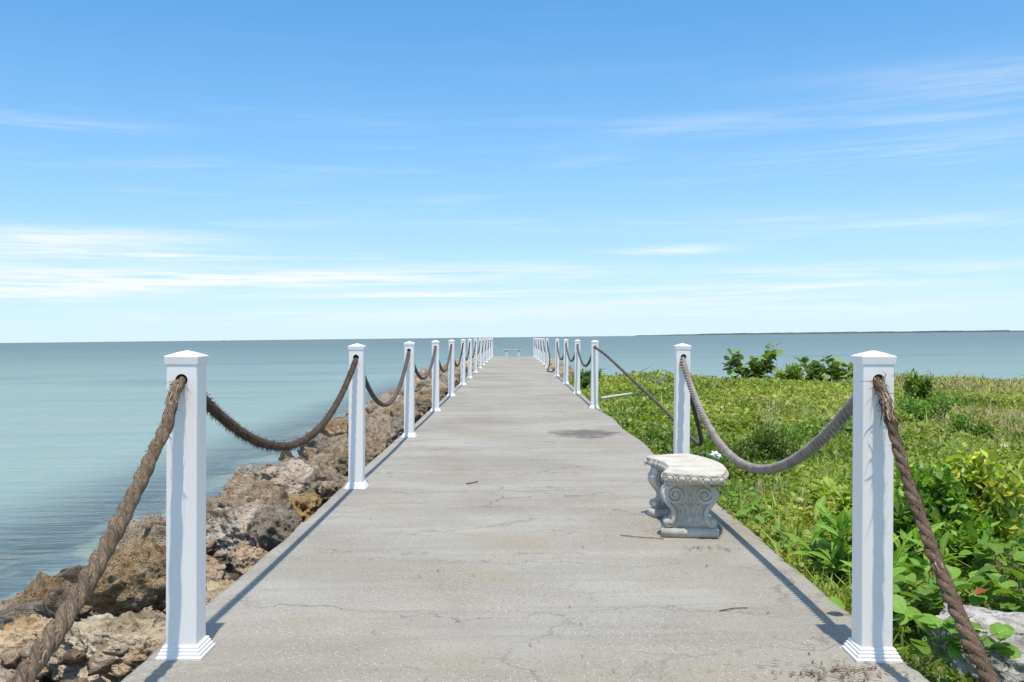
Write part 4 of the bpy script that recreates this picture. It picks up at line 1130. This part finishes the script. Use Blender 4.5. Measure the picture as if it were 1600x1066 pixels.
def bush(x, y, h, w, cnt, label, seed, tint=(.075, .165, .028), ls=.05, name='green_shrub', up=.6):
    R = np.random.default_rng(seed); z = float(land_z(x, y)); o = empty(name, (x, y, z))
    rr = random.Random(seed); clumps = []
    for i in range(max(5, int(cnt / 260))):
        a = rr.uniform(0, 6.28); r = w * .85 * rr.random() ** .6; tz = h * rr.uniform(.45, 1.0) * (1 - .35 * (r / w))
        cl = resample([(0, 0, 0), (r * .4 * math.cos(a), r * .4 * math.sin(a), tz * .5), (r * math.cos(a), r * math.sin(a), tz)], .04)
        link('stem', stem_mesh(cl, .007 + .004 * h, M_WOOD), o); clumps.append((r * math.cos(a), r * math.sin(a), tz))
    cc = np.array(clumps); k = R.integers(0, len(cc), cnt); down = R.random(cnt) ** 1.3
    p = cc[k] * np.stack([1 - .5 * down, 1 - .5 * down, 1 - .8 * down], -1) + R.normal(0, 1, (cnt, 3)) * np.array([w * .15, w * .15, h * .09])
    p[:, 2] = np.abs(p[:, 2])
    a = R.uniform(0, 2 * np.pi, cnt); tl = R.normal(up, .5, cnt)
    fw = np.stack([np.cos(a) * np.cos(tl), np.sin(a) * np.cos(tl), np.sin(tl)], -1)
    sd = np.stack([-np.sin(a), np.cos(a), R.normal(0, .4, cnt)], -1); upv = np.cross(fw, sd); s = (ls * R.uniform(.6, 1.3, cnt))[:, None]
    co = np.stack([p, p + fw * s * .5 + sd * s * .3 + upv * s * .06, p + fw * s * .55 - upv * s * .06, p + fw * s * .5 - sd * s * .3 + upv * s * .06, p + fw * s * 1.15], 1)
    v, t = elements(co, BUSH_T); c = np.array(tint) * (1 + (R.random((cnt, 1)) - .5) * .8) * (1 + (R.random((cnt, 3)) - .5) * .25)
    yg = R.random(cnt) < .12; c[yg] = c[yg] * np.array([1.9, 1.6, 1.2])
    lf = link('foliage', mesh_np('foliage', v, t, M_LEAFT, np.repeat(c, 5, 0)), o); lf['kind'] = 'stuff'
    tag(o, label, 'shrub'); return o
bush(2.74, 6.2, .74, .42, 3400, 'rounded light green leafy shrub just right of nearest right post', 31, (.24, .40, .058), .070)
bush(3.12, 6.55, .78, .42, 3200, 'pale lime leafy shrub at the right behind the rounded one', 32, (.38, .48, .08), .068)
bush(2.5, 6.7, .52, .30, 1500, 'lime topped small shrub showing behind the nearest right post', 33, (.32, .44, .07), .062)
bush(3.15, 12.0, .52, .55, 3800, 'dark green low shrub behind the middle of the grey rope', 1, (.12, .21, .036), .042)
bush(2.35, 10.6, .34, .38, 1800, 'small dark shrub to the right of the second right post', 2, (.09, .18, .03), .04)
bush(4.15, 13.5, .36, .5, 2000, 'rounded mid green shrub beyond the grey rope', 3, (.13, .24, .04), .05)
bush(9.4, 22.5, .95, .42, 2600, 'upright green bush rising just right of nearest right post', 4, (.15, .26, .05), .075)
bush(7.9, 18.5, .60, .7, 2400, 'dark green spreading shrub below the upright green bush', 5, (.14, .24, .04), .06)
bush(10.05, 34.5, .72, .62, 2000, 'bright green bush between the two round leaved shrubs', 6, (.18, .29, .045), .10)
bush(6.9, 14.5, .45, .5, 2200, 'green shrub beside the upper part of nearest right post', 7, (.12, .23, .036), .05)
bush(2.75, 34.0, .75, .7, 1700, 'green shrub against the rocks by the fifth right post', 8, (.10, .19, .036), .10)
bush(2.35, 29.5, .55, .45, 1200, 'low green shrub beside the fourth right post', 9, (.08, .165, .03), .085)
bush(3.4, 9.2, .3, .42, 1800, 'yellowish low shrub under the lowest part of grey rope', 10, (.15, .235, .04), .04)
bush(9.0, 31.0, .35, .6, 900, 'young round shrub in the grass before the shore', 11, (.11, .20, .03), .10)
bush(7.0, 17.0, .30, .42, 900, 'small yellow green shrub in mid meadow left of nearest right post', 12, (.17, .25, .04), .07)
bush(4.2, 7.9, .4, .5, 2600, 'lush green shrub at the right edge behind the feathery ones', 13, (.14, .26, .042), .045)
def twigs(x, y, h, w, cnt, label, seed, mat, name, cat, r=.006):
    R = random.Random(seed); z = float(land_z(x, y)); o = empty(name, (x, y, z))
    for i in range(cnt):
        a = R.uniform(0, 6.28); q = w * R.random(); t = h * R.uniform(.55, 1)
        link('stem', stem_mesh([(q * .2 * math.cos(a), q * .2 * math.sin(a), 0), (q * .6 * math.cos(a + .3), q * .6 * math.sin(a + .3), t * .5), (q * math.cos(a), q * math.sin(a), t)], r, mat), o)
    tag(o, label, cat); return o
M_DRY = mat_plain('dry stalk', (.36, .30, .19), (.46, .40, .27), .9, 20, .1)
M_GTW = mat_plain('grey twig', (.20, .175, .155), (.28, .25, .225), .9, 20, .1)
twigs(4.75, 30.5, .50, .35, 46, 'leafless grey brown bush near the shore left of second right post', 1, M_GTW, 'dead_bush', 'bush', .008)
twigs(9.9, 35.8, 1.0, .5, 12, 'thin dry stalks standing beside the tall round leaved shrub', 2, M_GTW, 'dry_stalks', 'stalks', .008)
twigs(3.55, 13.2, .75, .25, 12, 'pale dry stalks rising from the meadow behind the grey rope', 3, M_DRY, 'dry_stalks', 'stalks', .004)
twigs(2.15, 8.3, .42, .3, 14, 'bent dry straw stalks beside the curved bench', 4, M_DRY, 'dry_stalks', 'stalks', .003)
twigs(2.35, 6.6, .36, .3, 12, 'straw coloured stalks among the weeds near the broad leaved plants', 5, M_DRY, 'dry_stalks', 'stalks', .003)

# ------------------------------------------------------------------ small things
def lying_stick(name, label, cat, pts, r, mat, sides=7):
    P0 = Vector(pts[0]); bm = bmesh.new(); cl = [c - P0 for c in resample(pts, .02 if r < .01 else .1)]
    tube(bm, cl, r, sides, lambda t: .75 + .35 * noise.noise((t * 9, 1, 2)) + .25 * (1 - t))
    tag(link(name, mesh_bm(name, bm, mat, True), None, P0), label, cat)
M_DRIFT = mat_plain('bleached wood', (.50, .46, .38), (.62, .58, .50), .9, 12, .4)
lying_stick('driftwood_pole', 'pale bleached pole lying in the grass by the third right post', 'pole', [(1.80, 19.2, .13), (2.1, 19.6, .145), (2.55, 20.2, .17)], .03, M_DRIFT)
M_TWIG = mat_plain('brown twig', (.16, .085, .055), (.25, .15, .10), .9, 30, .3)
lying_stick('twig', 'thin reddish twig lying on the deck left of the curved bench', 'twig', [(.74, 6.52, .006), (.84, 6.45, .009), (.93, 6.43, .007), (1.03, 6.40, .006)], .0035, M_TWIG)
lying_stick('twig', 'small dark twig lying mid deck beyond the cracks', 'twig', [(-.42, 8.82, .005), (-.36, 8.86, .008), (-.32, 8.96, .006)], .006, M_TWIG)
lying_stick('twig', 'short brown twig near the right deck edge before the bench', 'twig', [(1.02, 4.72, .005), (1.10, 4.76, .007), (1.17, 4.77, .005)], .003, M_TWIG)
def debris():
    N_ = 300; co = []
    for i in range(N_):
        if i < 170: x, y = 1.32 + rng.normal(0, .13), 3.86 + rng.normal(0, .07) - .05 * rng.random()
        elif i < 210: x, y = 1.28 + rng.normal(0, .10), 6.12 + rng.normal(0, .05)
        else: x, y = rng.uniform(-1.4, 1.6), rng.uniform(3.6, 12)
        if abs(x - 1.525) < .105 and abs(y - 4.07) < .105: y = 3.9
        a = rng.uniform(0, 6.3); L = rng.uniform(.006, .024); w = rng.uniform(.0012, .003); z = .006 + rng.random() * .004
        d = np.array([math.cos(a), math.sin(a), 0]); s = np.array([-math.sin(a), math.cos(a), 0]); p = np.array([x, y, z])
        co.append([p - d * L - s * w, p - d * L + s * w, p + s * w * 1.4 + [0, 0, .003], p - s * w * 1.4 + [0, 0, .003], p + d * L])
    v, t = elements(np.array(co), [(0, 1, 2), (0, 2, 3), (3, 2, 4)])
    M_ = mat_plain('dry litter', (.10, .06, .035), (.24, .17, .10), .95, 40, 0)
    tag(link('dry_litter', mesh_np('dry_litter', v, t, M_)), 'dry brown plant litter scattered on the deck', 'litter', kind='stuff')
debris()
RED = mat_leaf('dead red leaf', (.42, .105, .035), .1, .25, .3, .5)
rl = leaf_mesh('dead_leaf', [(0, .02), (.2, .25), (.5, .36), (.8, .22), (1, .0)], RED, .5, -.2)
tag(link('dead_leaf', rl, None, (2.33, 4.84, .05), (rad(10), rad(5), rad(-80)), (.07, .07, .07)), 'fallen orange red leaf lying behind the pale boulder', 'leaf')
M_SCRAP = mat_plain('white scrap', (.72, .72, .70), (.80, .80, .78), .7, 20, .2)
bm = bmesh.new(); bmesh.ops.create_icosphere(bm, subdivisions=3, radius=1)
for q in bm.verts:
    w = q.co.copy(); q.co = Vector((w.x * .05, w.y * .045, w.z * .03)) * (1 + .8 * noise.noise(w * 2.6 + Vector((3, 4, 5))) + .3 * noise.noise(w * 6))
tag(link('white_scrap', mesh_bm('white_scrap', bm, M_SCRAP), None, (2.06, 9.7, .16), (.3, .2, .5)), 'crumpled white scrap caught in the grass behind the second right post', 'scrap')

# boat and marker far out
def make_boat():
    o = empty('motor_boat', (-119, 1300, SEA_Z)); o.scale = (.65, .65, .65); LEVEL.append(o)
    Wm = mat_plain('boat white', (.80, .80, .80), (.76, .77, .78), .4, 2, 0); Gm = mat_plain('boat window', (.03, .04, .05), None, .15, 2, 0)
    v = []; f = []
    st = [(-6.5, 1.9, 1.3), (-3, 2.0, 1.4), (1, 1.9, 1.6), (4, 1.3, 1.9), (6.8, .08, 2.3)]
    for x, w, h in st: v += [(x, -w, h), (x * .94, -w * .6, -.3), (x * .94, w * .6, -.3), (x, w, h)]
    for i in range(4):
        for q in range(4): f.append((i * 4 + q, i * 4 + (q + 1) % 4, i * 4 + 4 + (q + 1) % 4, i * 4 + 4 + q))
    f += [(3, 2, 1, 0), (16, 17, 18, 19)]
    link('hull', mesh('hull', v, f, Wm), o)
    def taper(nm, x0, x1, w, z0, z1, rake, m_):
        return mesh(nm, [(x0, -w, z0), (x1, -w, z0), (x1, w, z0), (x0, w, z0), (x0 + .2, -w * .85, z1), (x1 - rake, -w * .85, z1), (x1 - rake, w * .85, z1), (x0 + .2, w * .85, z1)],
                    [(0, 1, 5, 4), (1, 2, 6, 5), (2, 3, 7, 6), (3, 0, 4, 7), (4, 5, 6, 7), (3, 2, 1, 0)], m_)
    cb = link('cabin', taper('cabin', -3.5, 3.2, 1.5, 1.45, 3.3, 1.5, Wm), o)
    link('window', taper('window', -2.8, 2.3, 1.52, 2.2, 2.8, .5, Gm), cb)
    link('flybridge', taper('flybridge', -2.5, .8, 1.1, 3.3, 4.2, .6, Wm), o)
    tag(o, 'small white motor boat on the horizon left of the pier', 'boat')
    o = empty('channel_marker', (-285, 950, SEA_Z)); o.scale = (.6, .6, .6); LEVEL.append(o)
    Dm = mat_plain('marker dark', (.04, .06, .05), None, .6, 2, 0)
    bm = bmesh.new(); tube(bm, [(0, 0, -1), (0, 0, 3.4)], .22, 8); link('pile', mesh_bm('pile', bm, Dm), o)
    link('board', mesh('board', [(-.8, -.1, 1.9), (.8, -.1, 1.9), (.8, -.1, 3.4), (-.8, -.1, 3.4), (-.8, -.3, 1.9), (.8, -.3, 1.9), (.8, -.3, 3.4), (-.8, -.3, 3.4)], [(0, 1, 2, 3), (7, 6, 5, 4), (0, 4, 5, 1), (2, 6, 7, 3), (1, 5, 6, 2), (0, 3, 7, 4)], Dm), o)
    tag(o, 'dark channel marker far out on the sea at the left', 'marker')
make_boat()

# ------------------------------------------------------------------ the pier's cross fall (camera included)
bpy.context.view_layer.update()
for o in list(COL.objects):
    if o.parent is None and o not in LEVEL and o is not sun:
        o.matrix_world = TILT @ o.matrix_world
